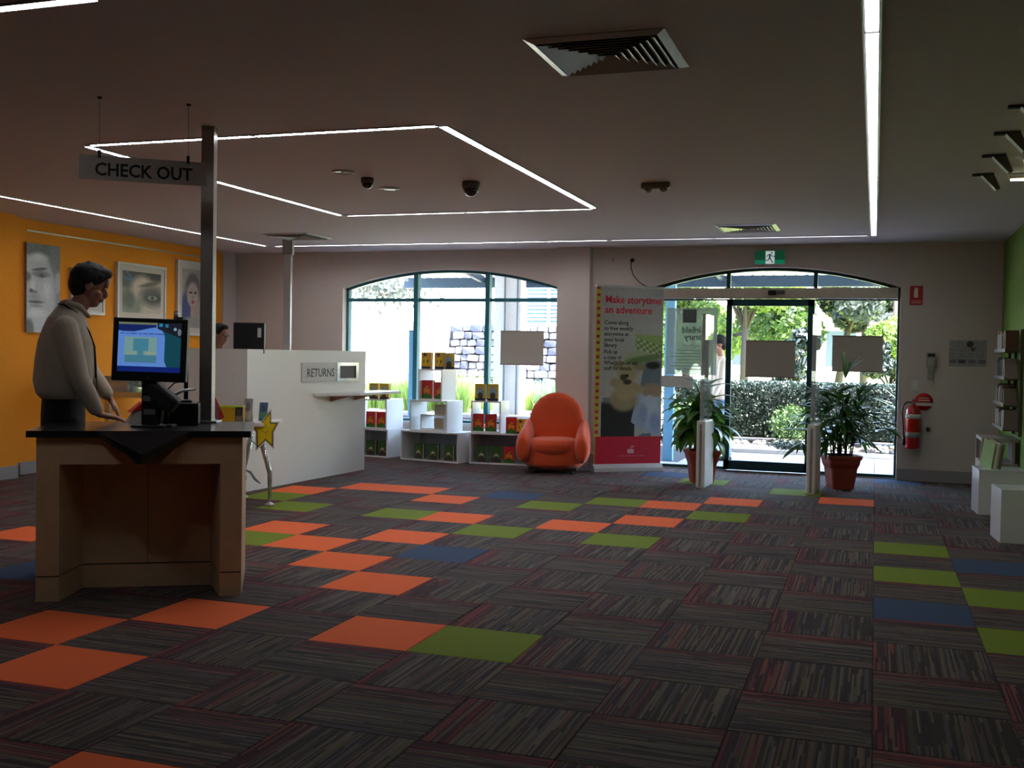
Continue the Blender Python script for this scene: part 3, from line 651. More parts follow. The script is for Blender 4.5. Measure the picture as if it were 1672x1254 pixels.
MB().bb((-.09, -.02, 0), (.10, .12, .012), M_black, bev=.004).build('stand_base', t)
MB().bb((-.03, .0185, .07), (.035, .0199, .10), mat('dull label', (.42, .42, .42), .5)).build('device_label', t)
MB().bb((-.035, .0185, .145), (.01, .0199, .175), mat('dull label', (.42, .42, .42), .5)).build('device_label', t)
MB().lathe([(.014, 0), (.014, .045), (.001, .045)], M_chrome, n=12, c=(.135, .02, mh)).build('webcam', mo)
MB().bb((.15, .0, mh), (.18, .04, mh+.012), M_black).build('webcam_foot', mo)
# scanner with tilted dark head beside the monitor
def kp(x, y, z): q = pz(x, y, z); return q
sp = kl(.62, .30, .905)
t = empty('barcode_scanner', sp, TH-R(12), label='black tilted barcode scanner on the kiosk right of the monitor', cat='scanner')
MB().bb((-.05, -.05, 0), (.05, .05, .015), M_black, bev=.004).build('base', t)
MB().tube([(0, 0, .01), (.0, .02, .10), (-.02, .0, .15)], [.018, .015, .018], M_black).build('neck', t)
Mx = Matrix.Rotation(R(38), 4, 'Y')
MB().box((-.02, -.01, .17), (.20, .09, .10), mat('dark scanner plastic', (.13, .13, .14), .5), M=Mx, bev=.02).build('head', t)
sp = kl(.70, .50, .905)
t = empty('receipt_printer', sp, TH, label='black receipt printer and cable box in front of the steel post', cat='printer')
MB().bb((-.13, -.09, 0), (.09, .09, .13), M_black, bev=.012).build('body', t)
MB().bb((-.09, -.07, .1305), (.05, .04, .145), mat('grey lid', (.22, .22, .23), .4), bev=.004).build('lid', t)
MB().tube([(-.11, -.1, .0), (-.10, -.1, .08), (-.07, -.1, .16), (.0, -.09, .20), (.07, -.06, .21)], [.012, .012, .012, .009, .007], M_trim).build('curved_handle', t)
# stand behind the kiosk post holding leaflets
sp = kl(.70, .645, .905)
t = empty('leaflet_stand', sp, TH, label='slim black stand holding fanned leaflets left of the steel post', cat='leaflet stand')
MB().bb((-.012, -.012, 0), (.012, .012, .44), M_black).bb((-.04, -.04, 0), (.04, .04, .01), M_black).build('post', t)
for k in range(3):
    Mx = Matrix.Rotation(R(-24), 4, 'Y')
    MB().box((-.075+.014*k, -.02+.012*k, .485-.008*k), (.012, .05, .14), [mat('leaflet white', (.7, .68, .64), .5), M_black, mat('leaflet grey', (.45, .45, .47), .5)][k], M=Mx).build('leaflet', t)
MB().tube([(.0, -.02, .25), (-.06, -.05, .24), (-.13, -.05, .17), (-.14, -.03, .10)], .004, M_black, n=6).build('cable', t)
sp = kl(.47, .60, .905)
t = empty('leaflet_box', sp, TH+R(20), label='white box with a red sloping lid behind the monitor', cat='box')
b = MB(); b.prism([(-.10, 0), (.10, 0), (.10, .12), (-.06, .065)], .09, mat('white card', (.82, .78, .75), .6), Matrix.Translation((0, .05, 0)) @ XZ); b.build('body', t)
b = MB(); b.prism([(-.09, .0655), (.10, .1205), (.10, .128), (-.02, .125)], .095, mat('red card', (.78, .08, .06), .5), Matrix.Translation((0, .052, 0)) @ XZ); b.build('lid', t)
# pole on the kiosk
pp = Vector((-1.325, 1.11, .905))
lp = (pp-KA); 
t = empty('steel_post', (pp.x, pp.y, .9055), -YAW, label='square brushed steel post rising from the kiosk to the ceiling', cat='post')
MB().bb((-.037, -.037, .012), (.037, .037, HC-.9057), M_steel).build('shaft', t)
MB().bb((-.10, -.06, 0), (.075, .06, .012), M_trim, bev=.003).build('base_plate', t)
MB().lathe([(.012, .0), (.012, .008), (.001, .01)], M_chrome, n=8, c=(-.08, -.05, .012)).build('bolt', t)
# hanging sign
a = pd(150, 274, 0); yaw = -YAW
s0 = pz(163, 158, HC); s1 = pz(308, 170, HC); dv = (s1-s0); ang = math.atan2(dv.y, dv.x)
zz = lambda x, y: CAM + ray(x, y)*((s0-CAM).dot(_fw)/_fw.dot(_fw))
L0 = zz(129, 252); dist = (s0-CAM).length
def onplane(x, y):   # vertical plane through the two hanging wires
    nn = Vector((-dv.y, dv.x, 0)); d = ray(x, y); return CAM+d*((s0-CAM).dot(nn)/d.dot(nn))
TL, TR, BL, BR = onplane(129, 252), onplane(337, 258), onplane(129, 292), onplane(337, 300)
t = empty('check_out_sign', (TL.x, TL.y, BL.z), math.atan2(TR.y-TL.y, TR.x-TL.x), label='hanging translucent sign reading CHECK OUT', cat='sign')
sw = (Vector((TR.x, TR.y))-Vector((TL.x, TL.y))).length; sh = TL.z-BL.z
MB().bb((0, -.004, 0), (sw, .004, sh), mat('frosted grey acrylic', (.72, .68, .65), .3, coat=.2)).build('acrylic_panel', t)
text('lettering', 'CHECK OUT', sh*.74, M_ink, t, (sw*.12, -.0055, sh*.20), off=.002, fit=sw*.765)
inv = Matrix.Rotation(-math.atan2(TR.y-TL.y, TR.x-TL.x), 4, 'Z')
for s_ in (s0, s1):
    q = inv @ (s_-Vector((TL.x, TL.y, BL.z)))
    MB().tube([(q.x, 0, HC-BL.z-.001), (q.x, 0, sh+.02)], .0012, M_black, n=5).build('wire', t)
    MB().bb((q.x-.008, -.007, sh-.012), (q.x+.008, .007, sh+.03), M_black).build('clamp', t)
    MB().lathe([(.012, 0), (.012, -.01), (.001, -.01)], M_black, n=10, c=(q.x, 0, HC-BL.z)).build('ceiling_fixing', t)

#==SPLIT==
# ------------------------------------------------------------------ service counter
CN = Vector((-3.135, 4.37, 0)); CF = Vector((-3.02, 6.62, 0)); ca = math.atan2((CF-CN).y, (CF-CN).x); CL = (CF-CN).length; CH = 1.352
# local frame: x along the long face from near to far corner, y to the left (inside), z up
K2 = empty('service_counter', CN, ca, label='tall white service counter with returns slot', cat='counter')
MB().bb((0, 0, 0), (CL, .04, CH), M_white).build('long_panel', K2)
MB().bb((-.0001, .0401, 0), (.04, .145, CH), M_white).build('end_panel', K2)
MB().bb((0, .147, 0), (.04, .95, CH), M_white).build('end_panel', K2)
MB().bb((CL-.04, .0401, 0), (CL, .7, CH), M_white).build('end_panel', K2)
MB().bb((.04, .04, 1.02), (CL-.04, .75, 1.06), M_white).build('worktop', K2)
MB().bb((.04, .70, 0), (CL-.04, .73, 1.02), M_white).build('inner_panel', K2)
MB().bb((-.001, .0, 0), (.0, .95, .004), M_joint).build('shadow_gap', K2)
def cl(x, y, z): d = Vector((math.cos(ca)*x-math.sin(ca)*y, math.sin(ca)*x+math.cos(ca)*y, z)); return CN+d
def onface(px, py):   # pixel to (along, height) on the long face
    nn = Vector((-math.sin(ca), math.cos(ca), 0)); d = ray(px, py); q = CAM+d*((CN-CAM).dot(nn)/d.dot(nn))
    return (q-CN).dot(Vector((math.cos(ca), math.sin(ca), 0))), q.z
u0, z1_ = onface(492, 592); u1, z0_ = onface(543, 622)
t = empty('returns_sign', cl(u0, -.0005, z0_), ca, label='clear plate on the counter reading RETURNS', cat='sign')
MB().bb((0, -.008, 0), (u1-u0+.10, 0, z1_-z0_), mat('frosted sign plate', (.72, .71, .70), .25, coat=.4)).build('acrylic_plate', t)
text('lettering', 'RETURNS', .125, M_ink, t, (.09, -.0085, .05), off=.001, sx=1.03)
u2, z3 = onface(549, 592); u3, z2 = onface(584, 622)
t = empty('returns_slot', cl(u2, -.0005, z2), ca, label='chrome framed book returns slot on the counter', cat='returns slot')
w_, h_ = u3-u2, z3-z2; b = MB()
for a_, c_ in (((0, 0), (w_, .035)), ((0, h_-.035), (w_, h_)), ((0, .035), (.06, h_-.035)), ((w_-.06, .035), (w_, h_-.035))): b.bb((a_[0], -.014, a_[1]), (c_[0], 0, c_[1]), M_chrome)
b.build('frame', t); MB().bb((.06, -.005, .035), (w_-.06, 0, h_-.035), mat('dark flap', (.12, .07, .07), .5)).build('flap', t)
us, zs_ = onface(511, 644)
t = empty('returns_shelf', cl(us, -.0005, .872), ca, label='white shelf on two brackets below the returns slot', cat='shelf')
b = MB(); b.prism([(0, 0), (CL-us+.34, 0), (CL-us+.34, -.28), (.50, -.28), (.0, -.03)], .028, M_white); b.build('board', t)
for x in (.35, CL-us-.25):
    b = MB(); b.prism([(0, 0), (-.24, 0), (0, -.07)], .02, mat('pale birch', (.70, .58, .46), .6), Matrix(((0,0,1,x),(1,0,0,0),(0,1,0,0),(0,0,0,1)))); b.build('bracket', t)
# monitor seen from behind on the counter
q = pd(407, 548, 10.35); t = empty('counter_monitor', (q.x, q.y, 1.06), R(19), label='black monitor seen from behind on the service counter', cat='monitor')
h0 = pd(407, 569, 10.35).z-1.06; h1 = pd(407, 527, 10.35).z-1.06
MB().bb((-.15, -.02, h0-.05), (.15, .03, h1), M_black, bev=.008).build('screen_housing', t)
MB().bb((-.03, .0301-.05, 0), (.03, .05-.03, h0), M_black).bb((-.1, -.07, 0), (.1, .07, .012), M_black).build('stand', t)
MB().bb((.085, -.024, h1-.14), (.12, -.0205, h1-.05), mat('white sticker', (.7, .7, .7), .5)).build('sticker', t)
# slim mirror steel column behind the counter
q = pz(471, 391, HC)
t = empty('steel_column', (q.x, q.y, 0), R(20), label='slim bright steel column behind the service counter', cat='column')
MB().bb((-.045, -.045, 0), (.045, .045, HC-.002), mat('polished pale steel', (.92, .92, .93), .22, .45, nz=.02), bev=.008).build('shaft', t); MB().bb((-.06, -.06, HC-.18), (.06, .06, HC-.003), M_trim, bev=.004).build('collar', t)

# ------------------------------------------------------------------ star table beside the counter
t = empty('display_table', (-2.75, 3.62, 0), R(20), label='white display table with slanting chrome legs beside the counter', cat='table')
TZ = .70
MB().prism([(-.62, -.28), (.24, -.28), (.34, -.18), (.34, .28), (-.62, .28)], .03, M_white, Matrix.Translation((0, 0, TZ))).build('top', t)
inv = Matrix.Rotation(-R(20), 4, 'Z')
def tl(px, py, z): q = pz(px, py, z); return inv @ (q-Vector((-2.75, 3.62, 0)))
fx = tl(440, 825, 0); f2 = tl(398, 812, 0)
def tleg(foot, top):
    b = MB(); kn = Vector((foot.x+.0, foot.y, .28)); b.tube([(top[0], top[1], TZ), (kn.x, kn.y, .28), (foot.x, foot.y, .02)], [.026, .022, .012], M_chrome, n=10).lathe([(.042, 0), (.04, .012), (.01, .03)], M_trim, c=(foot.x, foot.y, 0), n=14); return b
tleg(fx, (fx.x-.12, fx.y+.02)).build('leg', t); tleg(f2, (f2.x+.1, f2.y-.02)).build('leg', t)
tleg(Vector((-.55, .22, 0)), (-.45, .15)).build('leg', t); tleg(Vector((-.55, -.22, 0)), (-.45, -.15)).build('leg', t)
# smiling yellow star card
sc = pd(433, 701, 9.05); px_m = 9.05/F_PX
t = empty('star_cutout', sc, -YAW, label='smiling yellow cardboard star on the table edge', cat='decoration')
star = [(441, 673.5), (441.5, 691), (452, 691), (445, 705), (445, 727), (434, 717), (421, 730), (420, 705), (410.5, 692), (427, 692)]
def sloc(P, g=0): 
    cx = sum(p[0] for p in P)/len(P); cy = sum(p[1] for p in P)/len(P)
    return [((x-433)*px_m*(1+g)+0, -(y-701)*px_m*(1+g)) for x, y in P]
MB().prism(sloc(star, .24), .006, mat('white card', (.82, .78, .75), .6), XZ).build('card', t)
MB().prism(sloc(star, .07), .0006, M_ink, Matrix.Translation((0, -.0061, 0)) @ XZ).build('outline', t)
MB().prism(sloc(star, -.04), .0006, mat('star yellow', (.88, .78, .08), .5), Matrix.Translation((0, -.0068, 0)) @ XZ).build('yellow_face', t)
for x in (-.012, .028): MB().lathe([(.007, 0), (.001, .001)], M_white, c=(x, -.0078, .028), n=10, M=Matrix.Rotation(R(90), 4, 'X')).build('eye', t)
MB().tube([(-.025+.004*k, -.0085, -.012-.014*math.sin(math.pi*k/14)) for k in range(15)], .002, M_ink, n=5).build('smile', t)
# second star point behind and items on the table
def ontab(px, py): q = pz(px, py, TZ+.03); return q
q = ontab(372, 691); t = empty('yellow_tub', (q.x, q.y+.05, TZ+.03), R(20), label='yellow rectangular tub on the display table', cat='tub')
b = MB(); my = mat('mustard plastic', (.75, .60, .10), .45)
for a_, c_ in (((-.10, -.07, 0), (.10, -.065, .135)), ((-.10, .065, 0), (.10, .07, .135)), ((-.10, -.065, 0), (-.095, .065, .135)), ((.095, -.065, 0), (.10, .065, .135)), ((-.10, -.07, 0), (.10, .07, .005))): b.bb(a_, c_, my)
b.build('tub_body', t); b = MB(); ml = mat('lime rim', (.72, .78, .2), .4)
for a_, c_ in (((-.105, -.076, .133), (.105, -.065, .143)), ((-.105, .065, .133), (.105, .076, .143)), ((-.105, -.065, .133), (-.095, .065, .143)), ((.095, -.065, .133), (.105, .065, .143))): b.bb(a_, c_, ml)
b.build('rim', t)
def standing_book(px, py, w, h, tilt, cols, label, rz=R(20), z=None, th=.02, name='display_book', grp='books on the display table'):
    q = ontab(px, py); t = empty(name, (q.x, q.y, TZ+.03), rz, label=label, cat='book', group=grp)
    Mx = Matrix.Rotation(R(-tilt), 4, 'X')
    c = Canvas(14, 18, cols[0], w, h); c.rect(.1, .1, .9, .5, cols[1]).ell(.5, .65, .3, .2, cols[2]).noise(.04)
    bk = MB().box((0, 0, 0), (w, th, h), mat('book cloth %d' % (int(cols[0][0]*99)), cols[0], .5)).build('cover', t); bk.location = (0, .05, h/2*math.cos(R(tilt))+.004); bk.rotation_euler = (R(-tilt), 0, 0)
    c.obj('cover_picture', bk, (0, -th/2-.001, -h/2))
    MB().tube([(-w*.3, .02, .001), (-w*.3, .12, .005), (-w*.3, .10, h*.7)], .004, M_black, n=6).tube([(w*.3, .02, .001), (w*.3, .12, .005), (w*.3, .10, h*.7)], .004, M_black, n=6).build('easel', t)
    return t
standing_book(403, 690, .07, .20, 14, ((.50, .46, .45), (.62, .58, .55), (.35, .33, .36)), 'grey book leaning on an easel beside the yellow tub')
standing_book(388, 694, .06, .14, 8, ((.14, .12, .11), (.45, .40, .33), (.25, .2, .18)), 'dark framed booklet in front of the yellow tub')
standing_book(428, 688, .07, .16, 16, ((.16, .28, .42), (.2, .42, .3), (.1, .16, .3)), 'blue book on an easel behind the star')
q = ontab(352, 692); t = empty('leaflet_holder', (q.x, q.y, TZ+.03), R(20), label='clear leaflet holder with red leaflet right of the steel post', cat='leaflet holder')
MB().bb((-.04, -.02, 0), (.03, .02, .16), glassmat('clear acrylic', (.88, .88, .88), 1.4, .2, (.7, .7, .7))).build('pocket', t)
MB().box((.0, .0, .13), (.07, .006, .20), mat('red leaflet', (.62, .12, .14), .5), M=Matrix.Rotation(R(-25), 4, 'Y')).build('leaflet', t)
# dark artificial flower hanging under the table
q = Vector((-2.93, 3.88, .0)); q = pz(399, 812, 0)
t = empty('artificial_plant', (q.x+.02, q.y-.1, 0), R(20), label='dark artificial plant with red bud standing under the table', cat='plant')
b = MB(); b.lathe([(.03, .10), (.055, .17), (.05, .25), (.02, .34), (.004, .38)], mat('dark bud', (.10, .05, .06), .5), n=12).build('bud', t)
MB().lathe([(.0505, .18), (.056, .19), (.056, .21), (.051, .22)], mat('red band', (.45, .08, .1), .5), n=12).build('red_band', t)
MB().lathe([(.05, 0), (.05, .02), (.01, .03), (.008, .12)], M_black, n=12).build('base', t)
def leafstrip(pts, w, m, name, parent):
    b = MB(); vs = []; n = len(pts)
    for i, p in enumerate(pts):
        ww = w*math.sin(math.pi*(i+.4)/(n)); p = Vector(p); vs += [p+Vector((0, 0, 0))+Vector((0, ww, ww*.3)), p-Vector((0, ww, ww*.3))]
    b.add(vs, [(2*i, 2*i+1, 2*i+3, 2*i+2) for i in range(n-1)], m, True); return b.build(name, parent)
leafstrip([(.03, 0, .27), (.09, 0, .24), (.13, 0, .18), (.18, 0, .14)], .028, mat('dark leaf', (.20, .22, .2), .5), 'leaf', t)
leafstrip([(.0, 0, .36), (.03, 0, .50), (.08, 0, .54), (.13, 0, .50), (.15, 0, .46)], .012, mat('dark leaf', (.20, .22, .2), .5), 'leaf', t)

# ------------------------------------------------------------------ pictures on the orange wall
def picture(x0, x1, yt, yb, label, paint, frame=None, border=0., depth=.04, name='framed_picture', cat='picture', split=(50, 50)):
    a = pX(x0, yb, XL+depth); b_ = pX(x1, yt, XL+depth); w = b_.y-a.y; h = b_.z-a.z
    o = empty(name, (XL, (a.y+b_.y)/2, a.z), R(90), label=label, cat=cat, group='pictures on the orange wall')
    # local +x runs along world +Y, local -Y faces the room
    if frame:
        b = MB(); f = .03
        for p, q in (((-w/2, 0), (w/2, f)), ((-w/2, h-f), (w/2, h)), ((-w/2, f), (-w/2+f, h-f)), ((w/2-f, f), (w/2, h-f))): b.bb((p[0], -depth, p[1]), (q[0], 0, q[1]), frame)
        b.build('frame', o); MB().bb((-w/2+f, -depth+.012, f), (w/2-f, -.001, h-f), mat('cream mount', (.80, .76, .72), .7)).build('mount', o)
    else: MB().bb((-w/2, -depth, 0), (w/2, 0, h), mat('canvas edge', (.5, .5, .52), .8)).build('canvas', o)
    cw, ch = w-2*border, h-2*border; c = Canvas(split[0], split[1], (.5, .5, .5), cw, ch); paint(c)
    c.obj('painting', o, (0, -depth-.002+(.012 if frame else 0), border)); return o
def face_a(c):
    c.a[:] = (.46, .48, .54); c.ell(.25, .45, .62, .50, (.70, .71, .76), soft=.2).ell(.30, 1.0, .75, .14, (.33, .34, .38), soft=.3)
    c.ell(.95, .92, .30, .25, (.42, .43, .46), soft=.5).ell(.93, .58, .09, .12, (.66, .67, .72), soft=.4).ell(.42, .66, .24, .035, (.42, .42, .48), soft=.9).ell(.38, .715, .22, .016, (.25, .25, .3), 8, .6)
    c.ell(.44, .645, .12, .022, (.34, .35, .4), soft=.6).ell(.44, .645, .05, .02, (.15, .15, .2), soft=.6).ell(.02, .62, .10, .05, (.35, .36, .42), soft=.8)
    c.ell(.18, .50, .07, .10, (.80, .81, .85), soft=1).ell(.2, .455, .12, .02, (.42, .42, .48), soft=.8).ell(.28, .345, .22, .018, (.35, .35, .42), soft=.7).ell(.28, .30, .16, .02, (.55, .55, .6), soft=.9)
    c.ell(.45, .08, .30, .16, (.70, .71, .76), soft=.5).ell(.30, .22, .24, .05, (.80, .81, .85), soft=1).ell(.05, .03, .16, .12, (.24, .25, .30), soft=.4).ell(.60, .5, .12, .1, (.80, .81, .86), soft=1).ell(.22, .40, .16, .03, (.58, .58, .63), soft=1).ell(.13, .47, .05, .02, (.2, .2, .24), soft=.7).ell(.25, .34, .18, .008, (.18, .18, .22), soft=.5).ell(.35, .85, .22, .05, (.80, .81, .85), soft=1); c.noise(.02, 1)
picture(43, 98, 403, 542, 'large grey painted portrait of half a face', face_a, None, 0, .03, 'portrait_canvas', split=(48, 110))
def plain(c): c.a[:] = (.66, .64, .66); c.noise(.03, 2)
picture(117, 172, 443, 512, 'small white framed picture mostly hidden behind the man', plain, M_white, .05, split=(16, 24))
def eye(c):
    c.a[:] = (.72, .66, .60); c.ell(.2, .25, .30, .5, (.42, .45, .42), soft=.5).ell(.12, .95, .5, .35, (.16, .20, .24), soft=.3).ell(.7, 1.05, .7, .25, (.20, .20, .22), soft=.4)
    c.ell(.5, .62, .28, .3, (.78, .70, .64), soft=.6).ell(.77, .42, .32, .24, (.28, .26, .28), soft=.8).ell(.78, .38, .20, .10, (.07, .07, .08), soft=.5).ell(.77, .39, .13, .06, (.55, .56, .54), soft=.5).ell(.77, .39, .055, .06, (.25, .29, .26), soft=.4).ell(.77, .39, .025, .03, (.03, .03, .04), soft=.5)
    c.ell(.70, .72, .26, .05, (.36, .33, .30), 10, .7).ell(.15, .3, .14, .2, (.20, .26, .24), soft=.9).line(.0, .85, .28, .78, .012, (.15, .4, .6)).line(.1, 1.0, .28, .78, .012, (.2, .45, .65)); c.noise(.02, 1)
picture(192, 272, 437, 522, 'white framed close-up picture of an eye above the monitor', eye, M_white, .095, split=(56, 48))
def woman(c):
    c.a[:] = (.66, .63, .58); c.ell(.2, .3, .25, .3, (.25, .30, .50), soft=.5).ell(.48, .66, .34, .27, (.42, .40, .42), soft=.3).ell(.48, .56, .26, .22, (.74, .66, .62), soft=.3)
    c.ell(.38, .60, .07, .02, (.2, .2, .24), soft=.6).ell(.60, .60, .07, .02, (.2, .2, .24), soft=.6).ell(.49, .44, .07, .03, (.66, .22, .28), soft=.5).ell(.49, .52, .03, .03, (.6, .5, .48), soft=.8).ell(.5, .25, .12, .16, (.70, .62, .58), soft=.4).ell(.5, .05, .5, .14, (.60, .58, .56), soft=.4); c.noise(.02, 1)
picture(290, 342, 431, 547, 'white framed portrait of a woman beside the steel post', woman, M_white, .10, split=(36, 60))
a = pX(44, 379, XL+.01); e = pX(334, 411, XL+.01)
MB().bb((XL, a.y, 2.545), (XL+.012, e.y+.1, 2.56), M_trim).build('picture_rail', None, label='thin pale hanging rail above the pictures on the orange wall', cat='rail')
# pale reading table in front of the orange wall
a = pX(157, 606, -5.2); e = pX(210, 641, -5.2)
t = empty('glass_topped_table', (-5.3, 5.9, 0), R(90), label='pale display case table standing by the orange wall', cat='table')
Mp = mat('pale ash', (.80, .66, .42), .5)
MB().bb((-.55, -.3, .80), (.62, .3, .86), Mp).build('top', t)
MB().bb((-.55, -.3, .8601), (.62, .3, 1.03), glassmat('clear acrylic', (.88, .88, .88), 1.4, .2, (.7, .7, .7))).build('acrylic_cover', t)
for x in (-.5, .57):
    for y in (-.26, .26): MB().bb((x-.03, y-.03, 0), (x+.03, y+.03, .80), Mp).build('leg', t)

# ------------------------------------------------------------------ cube shelves with picture books
def cube_unit(loc, rz, w, h, d, label, back=False, inner=None, name='cube_shelf'):
    t = empty(name, loc, rz, label=label, cat='shelf', group='white cube shelves under the window')
    th = .018; b = MB()
    b.bb((-w/2, 0, 0), (w/2, d, th), M_gloss, ).build('bottom', t); MB().bb((-w/2, 0, h-th), (w/2, d, h), M_gloss).build('top', t)
    for s_ in (-1, 1): MB().bb((s_*w/2, 0, th), (s_*(w/2-th), d, h-th), M_gloss).build('side', t)
    if back: MB().bb((-w/2+th, d-.012, th), (w/2-th, d-.004, h-th), mat('grey back board', (.62, .63, .65), .6)).build('back_board', t)
    return t
def cw(loc, rz, x, y, z): return Vector(loc)+Vector((math.cos(rz)*x-math.sin(rz)*y, math.sin(rz)*x+math.cos(rz)*y, z))
def cover(kind):
    c = Canvas(14, 20, (.5, .5, .5), .128, .188)
    if kind == 'red': c.a[:] = (.80, .16, .14); c.ell(.5, .42, .30, .25, (.88, .52, .10)).ell(.52, .6, .1, .08, (.9, .7, .1)).line(.2, .62, .8, .56, .03, (.3, .2, .2)).rect(0, 0, 1, .2, (.16, .42, .12)).ell(.5, .25, .2, .08, (.3, .4, .1)).rect(.3, .84, .7, .9, (.8, .2, .35))
    if kind == 'yellow': c.a[:] = (.80, .66, .12); c.ell(.5, .5, .36, .30, (.55, .66, .70)).ell(.5, .3, .25, .2, (.25, .25, .22)).rect(0, 0, 1, .14, (.12, .14, .22)).rect(.2, .84, .8, .92, (.7, .6, .5))
    if kind == 'gold': c.a[:] = (.78, .60, .08); c.ell(.4, .85, .2, .1, (.25, .22, .3)).ell(.5, .45, .3, .1, (.35, .3, .15)).rect(0, 0, 1, .16, (.10, .12, .28)).ell(.45, .5, .12, .2, (.85, .72, .1))
    if kind == 'green': c.a[:] = (.20, .36, .14); c.ell(.5, .42, .24, .12, (.80, .76, .66)).ell(.5, .2, .38, .18, (.22, .2, .22)).ell(.5, .62, .14, .07, (.3, .45, .2)).rect(0, 0, 1, .06, (.3, .12, .1)).ell(.2, .3, .07, .06, (.6, .5, .15)).ell(.8, .3, .07, .06, (.6, .5, .15))
    return c.noise(.03).mesh('cover_picture', paintmat('printed paper'))
COVER = {k: cover(k) for k in ('red', 'yellow', 'gold', 'green')}
BC = {'red': mat('red board', (.66, .15, .13), .5), 'yellow': mat('yellow board', (.78, .64, .12), .5), 'gold': mat('gold board', (.70, .52, .10), .5), 'green': mat('green board', (.18, .3, .14), .5)}
Mpage = mat('book pages', (.80, .76, .66), .8)
BODY = {}
def make_book(kind, loc, rz, label, s=1., openang=38):
    """small picture book standing half open on its lower edge"""
    t = empty('picture_book', loc, rz, label=label, cat='book', group='%s picture books on the cube shelves' % kind); t.scale = (s, s, s)
    if kind not in BODY:
        b = MB().bb((-.065, 0, 0), (.065, .004, .19), BC[kind]); f = b.build('front_board', t)
        c = bpy.data.objects.new('cover_picture', COVER[kind]); link(c, t); c.location = (0, -.0008, .001)
        g = MB().bb((0, 0, .003), (.122, .012, .187), Mpage).build('page_block', t); g.location = (-.06, .0045, 0); g.rotation_euler.z = R(14)
        r_ = MB().bb((0, 0, 0), (.13, .004, .19), BC[kind]).build('rear_board', t); r_.location = (-.065, .02, 0); r_.rotation_euler.z = R(openang)
        BODY[kind] = (f, c, g, r_)
    else:
        for ch in BODY[kind]: c = ch.copy(); COL.objects.link(c); c.parent = t
    return t
# centre stack
def stackpos(x0, x1, yb, Y): 
    a = pY(x0, yb, Y); e = pY(x1, yb, Y); return a, e
rz = R(-11)
L1 = Vector((-2.735, 7.82, 0)); cube_unit(L1, rz, .86, .37, .42, 'wide bottom box of the centre stack holding three green books', True)
for x, n_ in ((-.20, 'left'), (.02, 'middle'), (.25, 'right')): make_book('green', cw(L1, rz, x, .06, .018), rz+R(-4), 'green picture book, %s of three in the centre bottom box' % n_)
L2 = cw(L1, rz, -.04, .03, .37); cube_unit(L2, rz, .56, .385, .36, 'middle box of the centre stack with a smaller box inside')
cube_unit(cw(L2, rz, .03, .05, .018), rz, .36, .19, .28, 'small box nested inside the middle box of the centre stack', name='cube_shelf')
def pilebooks(loc, n, label, w=.16):
    for k in range(n):
        lab = ['lowest', 'second lowest', 'third from the bottom', 'third from the top', 'second from the top', 'topmost'][k]+' '+label
        t = MB().bb((-w/2, -.05, 0), (w/2, .06, .003), mat('tan board', (.52, .40, .26), .6)).bb((-w/2+.003, -.048, .003), (w/2-.003, .058, .017), Mpage).bb((-w/2, -.05, .017), (w/2, .06, .02), mat('tan board', (.52, .40, .26), .6)).build('stacked_book', None, (loc[0], loc[1], loc[2]+k*.0205), label=lab, cat='book', group=label); t.rotation_euler.z = rz
pilebooks(cw(L2, rz, .11, .14, .210), 6, 'thin tan book piled on the small nested box')
pilebooks(cw(L2, rz, .11, .14, .037), 6, 'thin tan book piled inside the small nested box')
L3 = cw(L2, rz, .0, .03, .385); cube_unit(L3, rz, .36, .39, .32, 'top box of the centre stack holding red books')
make_book('red', cw(L3, rz, -.09, .06, .018), rz, 'red picture book at the left in the top box of the centre stack', 1.2)
make_book('red', cw(L3, rz, .105, .06, .018), rz, 'red picture book at the right in the top box of the centre stack', 1.1)
make_book('gold', cw(L3, rz, -.10, .05, .39), rz, 'gold picture book standing left on top of the centre stack', 1.1, 50)
make_book('gold', cw(L3, rz, .10, .05, .39), rz, 'gold picture book standing right on top of the centre stack', 1.1, 50)
make_book('yellow', cw(L3, rz, .20, .12, .39), rz+R(20), 'yellow picture book at the far right on top of the centre stack', 1.05, 50)
# left stack
rz = R(-9); L1 = Vector((-3.66, 8.0, 0)); cube_unit(L1, rz, .60, .36, .40, 'bottom box of the left stack beside the counter', True)
for x, n_ in ((.0, 'left'), (.18, 'right')): make_book('green', cw(L1, rz, x, .06, .018), rz, 'green picture book at the %s in the bottom box of the left stack' % n_)
L2 = cw(L1, rz, -.01, .0, .36); cube_unit(L2, rz, .58, .385, .38, 'upper box of the left stack holding red books')
for x, n_ in ((-.0, 'left'), (.17, 'right')): make_book('red', cw(L2, rz, x, .06, .018), rz, 'red picture book at the %s in the upper box of the left stack' % n_, 1.05)
for x, n_ in ((.05, 'left'), (.21, 'right')): make_book('yellow', cw(L2, rz, x, .05, .385), rz, 'yellow picture book standing %s on top of the left stack' % n_, 1.05, 50)
# right stack
rz = R(3); L1 = Vector((-1.84, 7.86, 0)); cube_unit(L1, rz, .74, .38, .42, 'bottom box of the right stack behind the orange armchair', True)
for x, n_, k_ in ((-.23, 'left', 'green'), (-.04, 'second', 'green'), (.12, 'right', 'red')): make_book(k_, cw(L1, rz, x, .06, .018), rz, '%s picture book, the %s one in the bottom box of the right stack' % (k_, n_), 1.05)
L2 = cw(L1, rz, -.17, .02, .38); cube_unit(L2, rz, .38, .39, .36, 'upper left box of the right stack with two red books')
for x, n_ in ((-.11, 'left'), (.055, 'right')): make_book('red', cw(L2, rz, x, .04, .018), rz, 'red picture book at the %s in the upper box of the right stack' % n_, 1.1)
for x, n_ in ((-.09, 'left'), (.07, 'right')): make_book('yellow', cw(L2, rz, x, .05, .39), rz, 'yellow picture book standing %s on top of the right stack' % n_, 1.08, 50)
